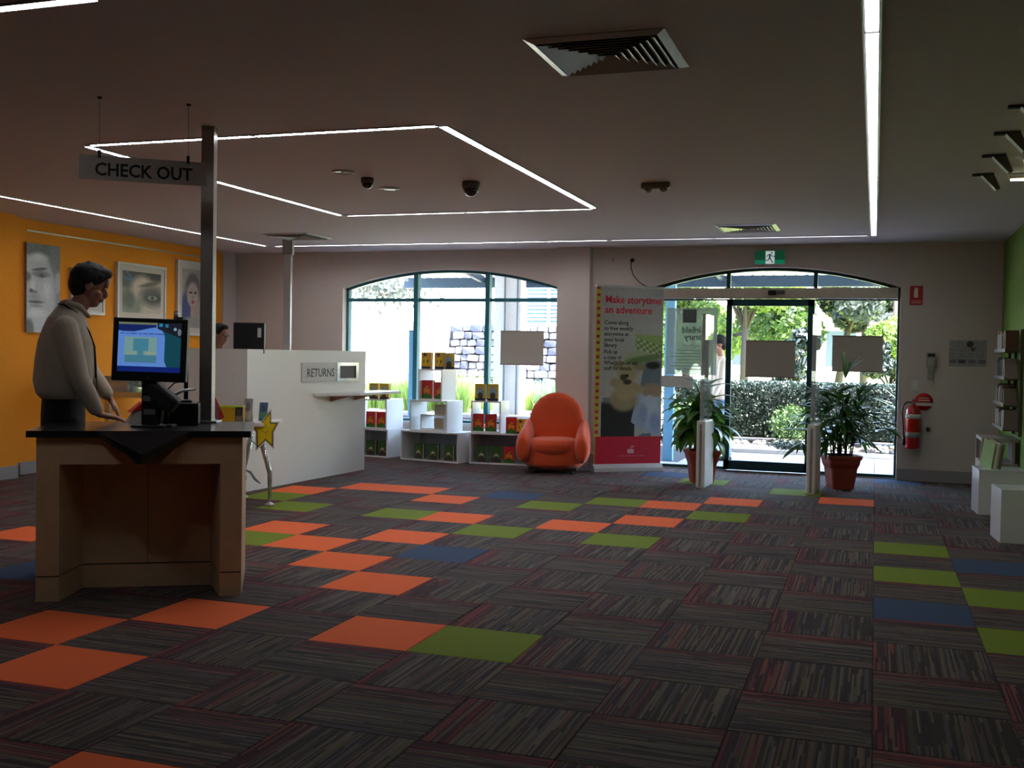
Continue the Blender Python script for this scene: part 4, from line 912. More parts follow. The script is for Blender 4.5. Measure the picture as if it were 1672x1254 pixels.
make_book('red', cw(L1, rz, .15, .04, .38), rz, 'red picture book standing beside the armchair on the right bottom box', 1.05)
make_book('gold', cw(L1, rz, .27, .07, .38), rz+R(20), 'tan picture book half hidden behind the armchair', .95)

# ------------------------------------------------------------------ orange armchair
q = (pz(858, 768)+pz(944, 770))/2
t = empty('orange_armchair', (-1.0, 7.42, 0), R(12), label='orange upholstered tub armchair by the window wall', cat='armchair')
Mc = mat('orange wool', (.84, .30, .12), .9, nz=.12, ns=260, bump=.4, bs=600, sheen=.3)
bm = bmesh.new()
# back: tall rounded shell
for k in range(1): 
    rings = []
    for z, w, y, d in ((.12, .33, .26, .12), (.30, .34, .27, .13), (.50, .335, .29, .125), (.65, .315, .31, .11), (.76, .27, .325, .10), (.84, .20, .335, .085), (.89, .11, .34, .06), (.905, .04, .34, .03)):
        rings.append(((0, y, z), (w, 0, 0), (0, d, 0)))
    loft(bm, rings, 24)
for z0 in (0,): 
    loft(bm, [((0, .0, .055), (.30, 0, 0), (0, .24, 0)), ((0, -.01, .10), (.345, 0, 0), (0, .30, 0)), ((0, -.01, .30), (.35, 0, 0), (0, .32, 0)), ((0, 0, .36), (.32, 0, 0), (0, .30, 0))], 24)
remesh(bm, 'backrest', Mc, t, .014, 5)
bm = bmesh.new()
loft(bm, [((0, -.05, .22), (.25, 0, 0), (0, .27, 0)), ((0, -.06, .27), (.285, 0, 0), (0, .31, 0)), ((0, -.06, .34), (.285, 0, .0), (0, .315, 0)), ((0, -.05, .385), (.26, 0, 0), (0, .28, 0)), ((0, -.04, .40), (.20, 0, 0), (0, .2, 0))], 24)
remesh(bm, 'seat_cushion', Mc, t, .014, 5)
for s_ in (-1, 1):
    bm = bmesh.new(); R2 = []
    for y, z, h, w in ((.30, .40, .20, .075), (.18, .36, .21, .085), (.02, .33, .20, .09), (-.14, .31, .185, .09), (-.25, .29, .165, .085), (-.315, .28, .13, .065), (-.34, .27, .07, .03)):
        R2.append(((s_*(.325+.01*(1 if y < 0 else 0)), y, z), (w, 0, 0), (0, 0, h)))
    loft(bm, R2, 20); remesh(bm, 'armrest', Mc, t, .012, 5)
MB().bb((-.27, -.22, .035), (.27, .22, .07), mat('dark under frame', (.14, .08, .07), .7)).build('under_frame', t)
for x in (-.24, .24):
    for y in (-.24, .26): MB().lathe([(.016, 0), (.02, .015), (.016, .055)], M_black, c=(x*.9, y*.85, 0), n=12).build('foot', t)

# ------------------------------------------------------------------ pull-up banner
bl = Vector((-.60, 7.66, 0)); br = Vector((.09, 8.19, 0)); ang = math.atan2(br.y-bl.y, br.x-bl.x); bw = (br-bl).length
# edges as seen: left edge x=968..976, right edge 1080..1087
t = empty('storytime_banner', (bl+br)/2, ang, label='pull-up banner reading Make storytime an adventure', cat='banner')
BH = 2.07
MB().prism([(-.07, 0), (.09, 0), (.06, .065), (.02, .085), (-.02, .085), (-.06, .04)], bw+.02, M_trim, Matrix(((0,0,1,-bw/2-.01),(1,0,0,0),(0,1,0,0),(0,0,0,1)))).build('cassette_base', t)
MB().bb((-bw/2, -.012, BH+.075), (bw/2, .012, BH+.10), M_trim).build('top_rail', t)
MB().tube([(0, .03, .08), (0, .03, BH+.08)], .01, M_trim).build('support_pole', t)
c = Canvas(104, 250, (.72, .72, .73), bw-.01, BH)
c.rect(0, .80, 1, 1, (.66, .65, .70)); c.ell(.3, .6, .9, .5, (.76, .75, .72), soft=1.3, al=.8)
c.rect(.0, .0, 1, .155, (.80, .08, .22))
c.rect(.0, .155, .07, 1, (.80, .76, .20))
for k in range(26): c.rect(.012, .02+k*.0385, .055, .036+k*.0385, (.78, .12, .22))
c.rect(.0, 0, .018, .155, (.7, .65, .25))
# bench, bear, girl with a hat
c.rect(.10, .156, .60, .345, (.13, .12, .13)); c.rect(.10, .34, .60, .352, (.38, .35, .36)); c.rect(.12, .352, .24, .375, (.48, .50, .55))
dress = [(.98, .57), (.72, .55), (.66, .45), (.62, .38), (.54, .24), (.60, .22), (.78, .185), (.90, .165), (.98, .17)]
c.poly(dress, (.64, .70, .80)); c.poly([(.98, .59), (.74, .58), (.70, .50), (.68, .44), (.98, .42)], (.45, .50, .55))
c.ell(.82, .32, .15, .10, (.76, .79, .86), soft=.8); c.ell(.72, .28, .07, .06, (.58, .64, .76), soft=.8); c.ell(.90, .24, .08, .05, (.56, .62, .76), soft=.8)
c.ell(.88, .42, .16, .035, (.66, .56, .48), -18, .4).ell(.76, .405, .05, .02, (.68, .57, .48), soft=.5)
c.poly([(.70, .17), (.66, .157), (.86, .157), (.84, .175)], (.36, .46, .52))
F1 = (.72, .66, .50)
c.ell(.43, .36, .20, .062, (.64, .58, .44), soft=.4).ell(.45, .42, .17, .06, F1, soft=.4).ell(.47, .515, .15, .05, (.74, .68, .52), soft=.35).ell(.34, .56, .07, .022, (.66, .60, .46), soft=.4).ell(.65, .555, .09, .024, (.64, .58, .45), -20, .4)
c.ell(.30, .46, .08, .025, (.70, .64, .5), soft=.4).ell(.64, .43, .10, .026, (.70, .63, .48), -25, .4).ell(.42, .49, .05, .018, (.3, .26, .2), soft=.6).ell(.48, .465, .06, .014, (.24, .2, .17), soft=.6).ell(.47, .50, .03, .01, (.2, .17, .14))
c.ell(.76, .625, .34, .045, (.70, .75, .58), 14, .25).poly([(.60, .735), (.58, .665), (.99, .625), (.99, .73)], (.62, .72, .42)); c.ell(.86, .56, .1, .02, (.16, .14, .13), soft=.5)
for i in range(8):
    for j in range(4): c.ell(.63+i*.047, .705-j*.016-i*.005, .012, .006, (.35, .42, .3) if (i+j) % 2 else (.85, .88, .78), soft=.6)
c.ell(.72, .595, .30, .02, (.48, .58, .36), 10, .5)
c.line(.50, .045, .62, .045, .004, (.88, .6, .65)).rect(.50, .062, .60, .082, (.90, .70, .72)).rect(.545, .082, .555, .105, (.9, .7, .72)).ell(.58, .098, .012, .005, (.9, .75, .8)).rect(.36, .043, .76, .048, (.85, .45, .52))
c.a = c.a*.86; c.noise(.015); c.obj('printed_sheet', t, (0, -.006, .083))
Mred = mat('banner red ink', (.82, .10, .20), .5); Mdk = mat('banner grey ink', (.16, .15, .17), .5)
text('headline', 'Make storytime\nan adventure', .122, Mred, t, (-bw/2+.115, -.008, 1.965), off=.0014, fit=bw*.83, ext=.0005, line=.98)
for k, ln in enumerate(('Come along', 'to free weekly', 'storytime at', 'your local', 'library')): text('body_text', ln, .064, Mdk, t, (-bw/2+.11, -.008, 1.715-k*.066), off=.0006, sx=.98, ext=.0005)
for k, ln in enumerate(('Pick up', 'a copy of', "What's On or ask", 'staff for details.')): text('body_text', ln, .064, Mdk, t, (-bw/2+.11, -.008, 1.375-k*.064), off=.0006, sx=.93, ext=.0005)

# ------------------------------------------------------------------ security gates
Mga = glassmat('gate acrylic', (.97, .98, .98), 1.12, .02, (.8, .82, .82))
for k, (x, y, lab) in enumerate(((.80, 6.62, 'white security gate with clear acrylic panel in front of the left plant'), (1.90, 6.58, 'white security gate with clear acrylic panel left of the taller plant'))):
    t = empty('security_gate', (x, y, 0), R(-3), label=lab, cat='security gate', group='library security gates')
    MB().bb((-.045, 0, 0), (.045, .48, .70), M_white, bev=.015).build('base_cabinet', t)
    MB().bb((-.012, .001-.006, .02), (.012, -.0001, .66), mat('grey strip', (.55, .52, .48), .5)).build('grey_strip', t)
    MB().bb((-.02, .04, .69), (.02, .44, 1.80), Mga, bev=.008).build('acrylic_panel', t)
    for yy_ in (.038, .442): MB().bb((-.022, yy_-.006, .70), (.022, yy_+.006, 1.79), glassmat('bright acrylic edge', (.95, .97, .97), 1.8, .25, (.9, .92, .92))).build('edge_strip', t)

#==SPLIT==
# ------------------------------------------------------------------ potted plants
def pot(x, y, label, name, w=.160, h=.35, rz=R(20)):
    t = empty(name, (x, y, 0), rz, label=label, cat='potted plant'); mt = mat('terracotta plastic', (.62, .25, .17), .45, nz=.06)
    P = [(.70*w, 0), (.86*w, h*.60), (.98*w, h*.74), (1.02*w, h*.86), (1.10*w, h*.90), (1.12*w, h), (1.02*w, h), (.95*w, h*.9), (.001, h*.9)]
    b = MB(); n = 4; vs = []
    prof = P; 
    for r_, z in prof:
        rc = r_*.12
        for (sx_, sy_) in ((-1,-1),(1,-1),(1,1),(-1,1)):
            for (ax, ay) in ((0, rc), (rc, 0)) if sx_*sy_ > 0 else ((rc, 0), (0, rc)): vs.append((sx_*(r_-ax), sy_*(r_-ay), z))
    N = 8; fs = [(i*N+k, i*N+(k+1) % N, (i+1)*N+(k+1) % N, (i+1)*N+k) for i in range(len(prof)-1) for k in range(N)]+[tuple(range(N))[::-1]]
    b.add(vs, fs, mt); b.build('pot', t)
    MB().lathe([(.001, h*.90), (.9*w, h*.905), (.001, h*.93)], mat('potting soil', (.12, .09, .07), .95), n=16).build('soil', t); return t, h*.92
def leafmesh(name, L, w, droop, m, n=7, fold=.25):
    me = bpy.data.meshes.new(name); vs = []; fs = []
    x = 0; z = 0; a = 0
    for i in range(n+1):
        s_ = i/n; ww = w*(math.sin(math.pi*min(1, s_*.92+.08))**.75)*(1-.15*s_) if i < n else .0008
        vs += [(x, -ww, z+ww*fold), (x, 0, z), (x, ww, z+ww*fold)]
        a = -droop*s_*1.6; x += L/n*math.cos(a); z += L/n*math.sin(a)
    for i in range(n):
        k = 3*i; fs += [(k, k+3, k+4, k+1), (k+1, k+4, k+5, k+2)]
    me.from_pydata(vs, [], fs); me.materials.append(m); me.polygons.foreach_set('use_smooth', [True]*len(me.polygons)); me.update(); return me
def add_leaf(me, parent, p, az, el, s=1., roll=0.):
    o = bpy.data.objects.new('leaf', me); COL.objects.link(o); o.parent = parent; o.location = p
    o.rotation_euler = Euler((roll, -el, az), 'XYZ'); o.scale = (s, s, s); return o
# left plant: broad drooping leaves
t, z0 = pot(.73, 7.20, 'potted plant with broad drooping leaves behind the left security gate', 'potted_plant')
ml = leafmat('broad leaf', (.14, .32, .10), (.34, .52, .16), .35, .35)
LM = [leafmesh('leaf', .42, .058, dr, ml) for dr in (.7, 1.0, 1.3)]
for sx_, sy_, h_ in ((0, 0, .55), (.06, .05, .42), (-.07, .03, .46), (.02, -.06, .36), (-.02, .08, .60)):
    MB().tube([(sx_, sy_, z0-.02), (sx_*1.2, sy_*1.2, z0+h_*.5), (sx_*1.5, sy_*1.5, z0+h_)], [.011, .009, .007], mat('plant stem', (.25, .26, .12), .6), n=6).build('stem', t)
    n_ = int(13+h_*16)
    for k in range(n_):
        f = .45+.55*k/n_; az = k*2.4+sx_*40; el = -.1+1.0*(k/n_)**1.5
        add_leaf(LM[k % 3], t, (sx_*1.5, sy_*1.5, z0+h_*f), az, el, random.uniform(.75, 1.15), random.uniform(-.3, .3))
for az, el, s_ in ((2.9, 1.35, .95), (2.6, 1.2, .8), (.3, 1.0, 1.0)): add_leaf(LM[0], t, (-.02, .08, z0+.6), az, el, s_)
# right plant: fan of narrow leaves on cane stems
t, z0 = pot(2.16, 7.36, 'taller potted lady palm with narrow leaves and many canes right of the door', 'potted_plant')
ml = leafmat('narrow leaf', (.11, .27, .09), (.26, .44, .15), .3, .3)
LM = [leafmesh('leaf', .34, .026, dr, ml, 6) for dr in (.4, .7, 1.0)]
cnt = 0; stems = [(.0, .0, .74), (.05, .03, .60), (-.06, .02, .55), (.03, -.06, .50), (-.03, -.05, .45), (.09, .0, .42), (-.10, -.02, .40), (.0, .09, .60), (-.05, .08, .48), (.07, .07, .52), (-.02, .02, .34), (.12, .04, .34), (-.13, .05, .32)]
for sx_, sy_, h_ in stems:
    tip = Vector((sx_*2.3, sy_*2.3, z0+h_))
    MB().tube([(sx_, sy_, z0-.02), (sx_*1.3, sy_*1.3, z0+h_*.5), tip], [.009, .008, .006], mat('cane stem', (.14, .13, .08), .6), n=6).build('cane', t)
    for fan in range(3):
        fz = tip.z-fan*.10; az0 = math.atan2(sy_, sx_)+fan*2.2+h_*9
        e0 = [.75, .35, .05][fan]+(.5 if h_ > .7 and fan == 0 else 0)
        dirv = Vector((math.cos(az0)*math.cos(e0), math.sin(az0)*math.cos(e0), math.sin(e0)))
        hub = Vector((tip.x, tip.y, fz))+dirv*.10
        MB().tube([Vector((tip.x, tip.y, fz-.01)), hub], .003, mat('cane stem', (.14, .13, .08), .6), n=5, cap=False).build('leaf_stalk', t)
        for k in range(7):
            if cnt >= 275: break
            add_leaf(LM[k % 3], t, hub, az0+(k-3)*.36, e0+random.uniform(-.25, .15), random.uniform(.8, 1.12), random.uniform(-.4, .4)); cnt += 1

# ------------------------------------------------------------------ right edge: white display boxes, shelving and books
def box_plinth(near, far, w, h, label):
    """open-topped white box; near/far = floor corners of its visible left side"""
    a = math.atan2(far.y-near.y, far.x-near.x)-math.pi/2; d = (far-near).length
    t = empty('display_box', near, a, label=label, cat='display box', group='white display boxes at the right edge'); th = .02
    MB().bb((0, 0, 0), (th, d, h), M_gloss).build('side', t); MB().bb((w-th, 0, 0), (w, d, h), M_gloss).build('side', t)
    MB().bb((th, 0, 0), (w-th, th, h-.0), M_gloss).build('front', t); MB().bb((th, d-th, 0), (w-th, d, h), M_gloss).build('back', t)
    MB().bb((th, th, h-.09), (w-th, d-th, h-.07), M_gloss).build('recessed_top', t)
    return t
n1 = Vector((3.394, 4.33, 0)); f1 = Vector((3.362, 4.72, 0)); box_plinth(n1, f1, .36, .40, 'nearer white display box with recessed top at the right edge')
n2 = Vector((3.372, 5.87, 0)); f2_ = Vector((3.345, 6.25, 0)); 
a2 = math.atan2(f2_.y-n2.y, f2_.x-n2.x)-math.pi/2
t = empty('display_box', n2, a2, label='further white display box carrying a standing book', cat='display box', group='white display boxes at the right edge')
MB().bb((0, 0, 0), (.39, .38, .385), M_gloss).build('carcass', t)
MB().bb((-.004, -.004, .386), (.395, .385, .40), M_gloss).build('top', t)
# open book standing on the further box
q = Vector((n2.x+.08, n2.y+.16, .40)); t = empty('standing_open_book', q, R(-60), label='pale green book standing half open on the further display box', cat='book')
MB().box((0, 0, .125), (.16, .006, .25), mat('pale green cover', (.66, .80, .58), .35), M=Matrix.Rotation(R(14), 4, 'Y')).build('front_board', t)
MB().box((.03, .035, .125), (.15, .03, .24), Mpage, M=Matrix.Rotation(R(14), 4, 'Y')).build('page_block', t)
MB().box((.05, .06, .125), (.16, .005, .25), mat('grey cover', (.4, .4, .4), .5), M=Matrix.Rotation(R(14), 4, 'Y')).build('rear_board', t)
# low display cabinet behind
t = empty('display_cabinet', (3.59, 6.62, 0), 0, label='glazed pale display cabinet against the green wall', cat='cabinet')
Mcb = mat('cabinet laminate', (.58, .54, .48), .5)
MB().bb((-.14, -.02, 0), (.18, .58, .40), Mcb).build('plinth', t)
MB().bb((-.14, -.02, .60), (.18, .58, .63), Mcb).build('top', t); MB().bb((.15, -.02, .40), (.18, .58, .60), mat('dark display back', (.16, .17, .10), .6)).build('back_panel', t)
for x, y in ((-.14, -.02), (-.14, .55), (.12, -.02)): MB().bb((x, y, .40), (x+.03, y+.03, .60), Mcb).build('corner_post', t)
# tall slat shelving on the green wall
t = empty('wall_shelving', (XR-.155, 6.85, 0), 0, label='dark metal wall shelving with slanting shelves at the right edge', cat='shelving')
Msh = mat('shelf metal', (.34, .30, .27), .5, .3)
for y in (-.32, .15, .62): MB().bb((.125, y-.015, .66), (.15, y+.015, 1.66), Msh).build('upright', t)
SZ = [.72, .95, 1.20, 1.46]
for z in SZ:
    MB().bb((.0, -.32, z-.012), (.125, .62, z), Msh).build('shelf_board', t)
    MB().bb((-.006, -.32, z-.012), (.0, .62, z+.02), Msh).build('front_lip', t)
SPC = [(.42, .37, .30), (.55, .50, .42), (.35, .22, .16), (.24, .25, .22), (.62, .55, .40), (.50, .44, .40), (.30, .28, .32), (.66, .62, .56), (.40, .30, .22)]
bmesh_ids = {}
nm = [0]
def shelf_book(y, z, th, h, d, lean, col, desc):
    nm[0] += 1
    t = empty('shelf_book', (XR-.15, y, z), 0, label=desc, cat='book', group='books on the wall shelving')
    m = mat('spine %d' % col, SPC[col], .6)
    b = MB(); b.bb((0, 0, 0), (d, .003, h), m).bb((0, th-.003, 0), (d, th, h), m).bb((-.003, 0, 0), (0, th, h), m); b.build('cover', t)
    MB().bb((.001, .0031, .003), (d-.004, th-.0031, h-.003), Mpage).build('page_block', t); t.rotation_euler.x = R(-lean) if lean > 0 else R(-lean)
    return t
ord_ = ['first', 'second', 'third', 'fourth', 'fifth', 'sixth', 'seventh', 'eighth', 'ninth', 'tenth', 'eleventh', 'twelfth']
shn = ['lowest', 'second lowest', 'third', 'top']
for si, z in enumerate(SZ):
    y = -.30+6.85; k = 0; rr = random.Random(si*7+3)
    while y < 7.30 and k < 11:
        th = rr.uniform(.025, .05); h = rr.uniform(.15, .21); lean = 0
        col = rr.randrange(len(SPC))
        cname = ['brown', 'beige', 'dark red-brown', 'dark grey-green', 'tan', 'grey-beige', 'slate', 'cream', 'chestnut'][col]
        if rr.random() < .5 and y < 7.15:
            lean = rr.uniform(14, 30); y2 = y+h*math.sin(R(lean)); shelf_book(y, z, th, h, .11, lean, col, '%s book leaning on the %s shelf, %s from the near end' % (cname, shn[si], ord_[k])); y = y2+th/math.cos(R(lean))+.01
        else:
            shelf_book(y, z, th, h, .12, 0, col, '%s book upright on the %s shelf, %s from the near end' % (cname, shn[si], ord_[k])); y += th+.006
        k += 1

# ------------------------------------------------------------------ people
Mskin = mat('skin', (.62, .43, .36), .55, nz=.05); Mhair = mat('dark hair', (.06, .045, .04), .7, nz=.3, ns=90, bump=1., bs=300)
def hand(bm, wrist, d, up, curl=.5, side=1, s=1.):
    """palm, four unequal bent fingers and a thumb leaving the palm's side"""
    d = Vector(d).normalized(); up = (Vector(up)-d*Vector(up).dot(d)).normalized(); lat = d.cross(up)*side
    w = Vector(wrist)
    loft(bm, [(w-d*.01*s, lat*.026*s, up*.019*s), (w+d*.03*s, lat*.037*s, up*.017*s), (w+d*.07*s, lat*.042*s, up*.015*s), (w+d*.095*s, lat*.040*s, up*.012*s)], 12)
    for k, L in enumerate((.075, .085, .079, .060)):
        base = w+d*(.085*s)+lat*((k-1.5)*.0205*s); a = curl*(.35+.1*k)
        p1 = base+(d*math.cos(a)-up*math.sin(a))*L*.5*s; a2_ = a+curl*.7; p2 = p1+(d*math.cos(a2_)-up*math.sin(a2_))*L*.3*s; a3 = a2_+curl*.5; p3 = p2+(d*math.cos(a3)-up*math.sin(a3))*L*.2*s
        limb(bm, [base-d*.015*s, p1, p2, p3], [.0095*s, .009*s, .0082*s, .0070*s], 8)
    tb = w+d*.025*s-lat*.030*s; t1 = tb+(d*.6-lat*.75-up*.15).normalized()*.038*s; t2 = t1+(d*.95-lat*.25-up*.25).normalized()*.034*s
    limb(bm, [tb, t1, t2], [.013*s, .0115*s, .009*s], 8)
def head(bm, c, tilt, s=1.):
    """c = centre of the skull, faces local +x; tilt rotates the face downwards (about y)"""
    T = Matrix.Translation(Vector(c)) @ Matrix.Rotation(tilt, 4, 'Y') @ Matrix.Scale(s, 4)
    def B(p, r, M2=None): ball(bm, T @ Vector(p), tuple(x*s for x in r), Matrix.Rotation(tilt, 4, 'Y') @ (M2 or Matrix.Identity(4)))
    B((-.01, 0, .025), (.098, .078, .090)); B((.02, 0, -.035), (.070, .062, .075)); B((.045, 0, -.085), (.042, .042, .034)); B((.062, 0, -.09), (.022, .026, .018))
    B((.083, 0, .012), (.016, .055, .012)); B((.082, 0, .05), (.02, .05, .04))
    limb(bm, [T @ Vector((.085, 0, .012)), T @ Vector((.107, 0, -.018)), T @ Vector((.100, 0, -.030))], [.010*s, .013*s, .015*s], 8)
    B((.088, 0, -.052), (.015, .026, .007)); B((.085, 0, -.064), (.015, .023, .008))
    for q in (-1, 1):
        B((-.005, q*.078, -.005), (.022, .009, .034)); B((.078, q*.032, .0), (.013, .015, .010)); B((.055, q*.045, -.03), (.025, .02, .02))
    return T
def hair(name, T, parent, m, s=1., long=False, vox=.008):
    bm = bmesh.new()
    ball(bm, T @ Vector((-.026, 0, .042)), (.108*s, .092*s, .096*s)); ball(bm, T @ Vector((-.060, 0, -.012)), (.064*s, .082*s, .085*s)); ball(bm, T @ Vector((.045, 0, .095)), (.055*s, .068*s, .040*s)); ball(bm, T @ Vector((-.012, 0, .01)), (.035*s, .090*s, .055*s))
    rr = random.Random(5)
    for k in range(34):
        a = rr.uniform(0, 6.28); e = rr.uniform(.25, 1.4); p = Vector((-.02+.098*math.cos(a)*math.cos(e), .082*math.sin(a)*math.cos(e), .045+.088*math.sin(e)))
        if p.x > .07 and p.z < .07: continue
        ball(bm, T @ p, rr.uniform(.010, .020)*s, None, 8, 6)
    # cut away the face area by leaving only what lies behind the hairline
    return remesh(bm, name, m, parent, vox, 2)
def face_marks(T, parent, s=1.):
    Md = mat('eye white', (.8, .78, .75), .3); Mi = mat('iris', (.08, .05, .04), .3)
    for q, n_ in ((-1, 'eye'), (1, 'eye')):
        bm = bmesh.new(); ball(bm, T @ Vector((.083, q*.030, .004)), .0105*s, None, 10, 8); me = bpy.data.meshes.new(n_); bm.to_mesh(me); bm.free(); me.materials.append(Md); link(bpy.data.objects.new(n_, me), parent)
        bm = bmesh.new(); ball(bm, T @ Vector((.0905, q*.030, .003)), .0055*s, None, 8, 6); me = bpy.data.meshes.new('iris'); bm.to_mesh(me); bm.free(); me.materials.append(Mi); link(bpy.data.objects.new('iris', me), parent)
        bm = bmesh.new(); limb(bm, [T @ Vector((.094, q*.014, .022)), T @ Vector((.092, q*.034, .027)), T @ Vector((.080, q*.052, .020))], [.004*s]*3, 6); me = bpy.data.meshes.new('eyebrow'); bm.to_mesh(me); bm.free(); me.materials.append(Mhair); link(bpy.data.objects.new('eyebrow', me), parent)
    bm = bmesh.new(); ball(bm, T @ Vector((.0975, 0, -.058)), (.006*s, .021*s, .0075*s), None, 10, 6); me = bpy.data.meshes.new('lips'); bm.to_mesh(me); bm.free(); me.materials.append(mat('lips', (.55, .30, .28), .5)); link(bpy.data.objects.new('lips', me), parent)

# --- the man at the kiosk, facing right, right hand on the counter
PM = pd(106, 700, 6.42); man = empty('person', (PM.x, PM.y, 0), R(41), label='man in grey long-sleeved shirt and lanyard standing behind the kiosk, hand on its top', cat='person')
zb = 0.0
def mh_(y): return 1.845-(y-432)/272.
bm = bmesh.new()
hc = (.135, .0, 1.715); T = head(bm, hc, R(20))
limb(bm, [(.02, 0, 1.50), (.065, 0, 1.58), (.10, 0, 1.64)], [.062, .056, .058], 14)
sR, eR, wR = Vector((.0, -.185, 1.47)), Vector((.075, -.235, 1.165)), Vector((.18, -.225, .962))
sL, eL, wL = Vector((.03, .185, 1.47)), Vector((.14, .245, 1.19)), Vector((.25, .20, 1.04))
for s_, e_, w_ in ((sR, eR, wR), (sL, eL, wL)): limb(bm, [s_, (s_+e_)/2, e_, (e_*.4+w_*.6), w_], [.05, .044, .038, .033, .026], 12)
loft(bm, [((-.01, 0, .94), (.10, 0, 0), (0, .16, 0)), ((-.01, 0, 1.08), (.10, 0, 0), (0, .15, 0)), ((.0, 0, 1.25), (.11, 0, 0), (0, .16, 0)), ((.01, 0, 1.40), (.11, 0, 0), (0, .17, 0)), ((.01, 0, 1.49), (.08, 0, 0), (0, .13, 0)), ((.02, 0, 1.53), (.05, 0, 0), (0, .06, 0))], 20)
for q in (-1, 1):
    limb(bm, [(-.01, q*.09, .95), (.0, q*.10, .70), (.01, q*.10, .50), (-.01, q*.10, .28), (-.02, q*.10, .09)], [.085, .070, .055, .050, .038], 12)
    limb(bm, [(-.03, q*.10, .045), (.06, q*.105, .04), (.15, q*.11, .035)], [.035, .038, .03], 10)
hd = Vector((.95, -.05, -.18)); hand(bm, wR+Vector((.015, 0, -.012)), hd, (.15, 0, 1), .35, 1, 1.02)
hand(bm, wL+Vector((.01, 0, -.015)), (.45, -.1, -.85), (.85, 0, .45), .5, -1, 1.0)
remesh(bm, 'body', Mskin, man, .006, 3)
hair('hair', T, man, Mhair); face_marks(T, man)
Msh_ = mat('grey cotton shirt', (.66, .61, .55), .85, nz=.06, ns=14, bump=.3, bs=60, sheen=.2)
bm = bmesh.new()
loft(bm, [((-.01, 0, 1.035), (.125, 0, 0), (0, .178, 0)), ((-.015, 0, 1.07), (.150, 0, 0), (0, .195, 0)), ((-.012, 0, 1.14), (.168, 0, 0), (0, .205, 0)), ((-.005, 0, 1.27), (.164, 0, 0), (0, .20, 0)), ((.003, 0, 1.38), (.155, 0, 0), (0, .195, 0)), ((.003, 0, 1.45), (.132, 0, 0), (0, .185, 0)), ((.008, 0, 1.52), (.108, 0, 0), (0, .14, 0)), ((.02, 0, 1.57), (.080, 0, .0), (0, .085, 0)), ((.040, 0, 1.60), (.066, 0, -.012), (0, .068, 0)), ((.050, 0, 1.615), (.062, 0, -.014), (0, .064, 0))], 24)
for s_, e_, w_ in ((sR, eR, wR), (sL, eL, wL)):
    m1 = s_.lerp(e_, .5); m2 = e_.lerp(w_, .5); limb(bm, [s_-Vector((0, 0, .0)), m1, e_, m2, w_-(w_-e_)*.10], [.070, .068, .058, .053, .044], 14)
    for k in range(4):   # sleeve folds
        p = e_.lerp(s_, .1+k*.09) if k < 2 else e_.lerp(w_, .12+(k-2)*.14); ball(bm, p, (.062-.003*k, .060-.003*k, .014), Matrix.Rotation(R(25), 4, 'Y'), 14, 8)
for q in (-1, 1): ball(bm, (-.02, q*.12, 1.10), (.11, .07, .05))
rr = random.Random(2)
for k in range(16):   # soft creases of loose cloth
    z = rr.uniform(1.08, 1.42); q = rr.choice((-1, 1)); ball(bm, (rr.uniform(-.08, .08), q*.178, z), (.010, .018, .07), Matrix.Rotation(rr.uniform(-.7, .7), 4, 'Y'), 10, 8)
shirt = remesh(bm, 'shirt', Msh_, man, .008, 4)
bm = bmesh.new(); limb(bm, [(-.020, 0, 1.605), (.0, -.06, 1.61), (.08, -.064, 1.585), (.13, -.02, 1.53)], [.018, .02, .02, .012], 8); limb(bm, [(-.020, 0, 1.605), (.0, .06, 1.61), (.08, .064, 1.585), (.13, .02, 1.53)], [.018, .02, .02, .012], 8)
remesh(bm, 'collar', Msh_, man, .006, 2)
Mtr = mat('black trousers', (.06, .055, .06), .85, nz=.1)
bm = bmesh.new()
loft(bm, [((-.01, 0, .86), (.125, 0, 0), (0, .175, 0)), ((-.01, 0, .95), (.125, 0, 0), (0, .175, 0)), ((-.01, 0, 1.05), (.118, 0, 0), (0, .165, 0))], 20)
for q in (-1, 1): limb(bm, [(-.01, q*.09, .92), (.0, q*.10, .70), (.01, q*.10, .48), (-.01, q*.10, .28), (-.02, q*.10, .10)], [.10, .09, .075, .068, .062], 14)
remesh(bm, 'trousers', Mtr, man, .01, 3)
for q in (-1, 1):
    bm = bmesh.new(); limb(bm, [(-.045, q*.10, .045), (.06, q*.105, .042), (.16, q*.11, .036)], [.045, .048, .038], 12); remesh(bm, 'shoe', M_black, man, .008, 3)
MB().tube([(-.038, 0, 1.60), (-.01, -.078, 1.595), (.06, -.088, 1.55), (.13, -.07, 1.44), (.162, -.05, 1.35), (.170, -.04, 1.22), (.170, -.03, 1.16)], .006, M_black, n=6).build('lanyard', man)
MB().tube([(-.038, 0, 1.60), (-.01, .078, 1.595), (.06, .088, 1.55), (.13, .07, 1.44), (.162, .0, 1.35), (.168, -.03, 1.22), (.172, -.03, 1.16)], .006, M_black, n=6).build('lanyard', man)
MB().box((.176, -.03, 1.12), (.006, .05, .075), mat('badge', (.35, .28, .28), .4)).build('name_badge', man)

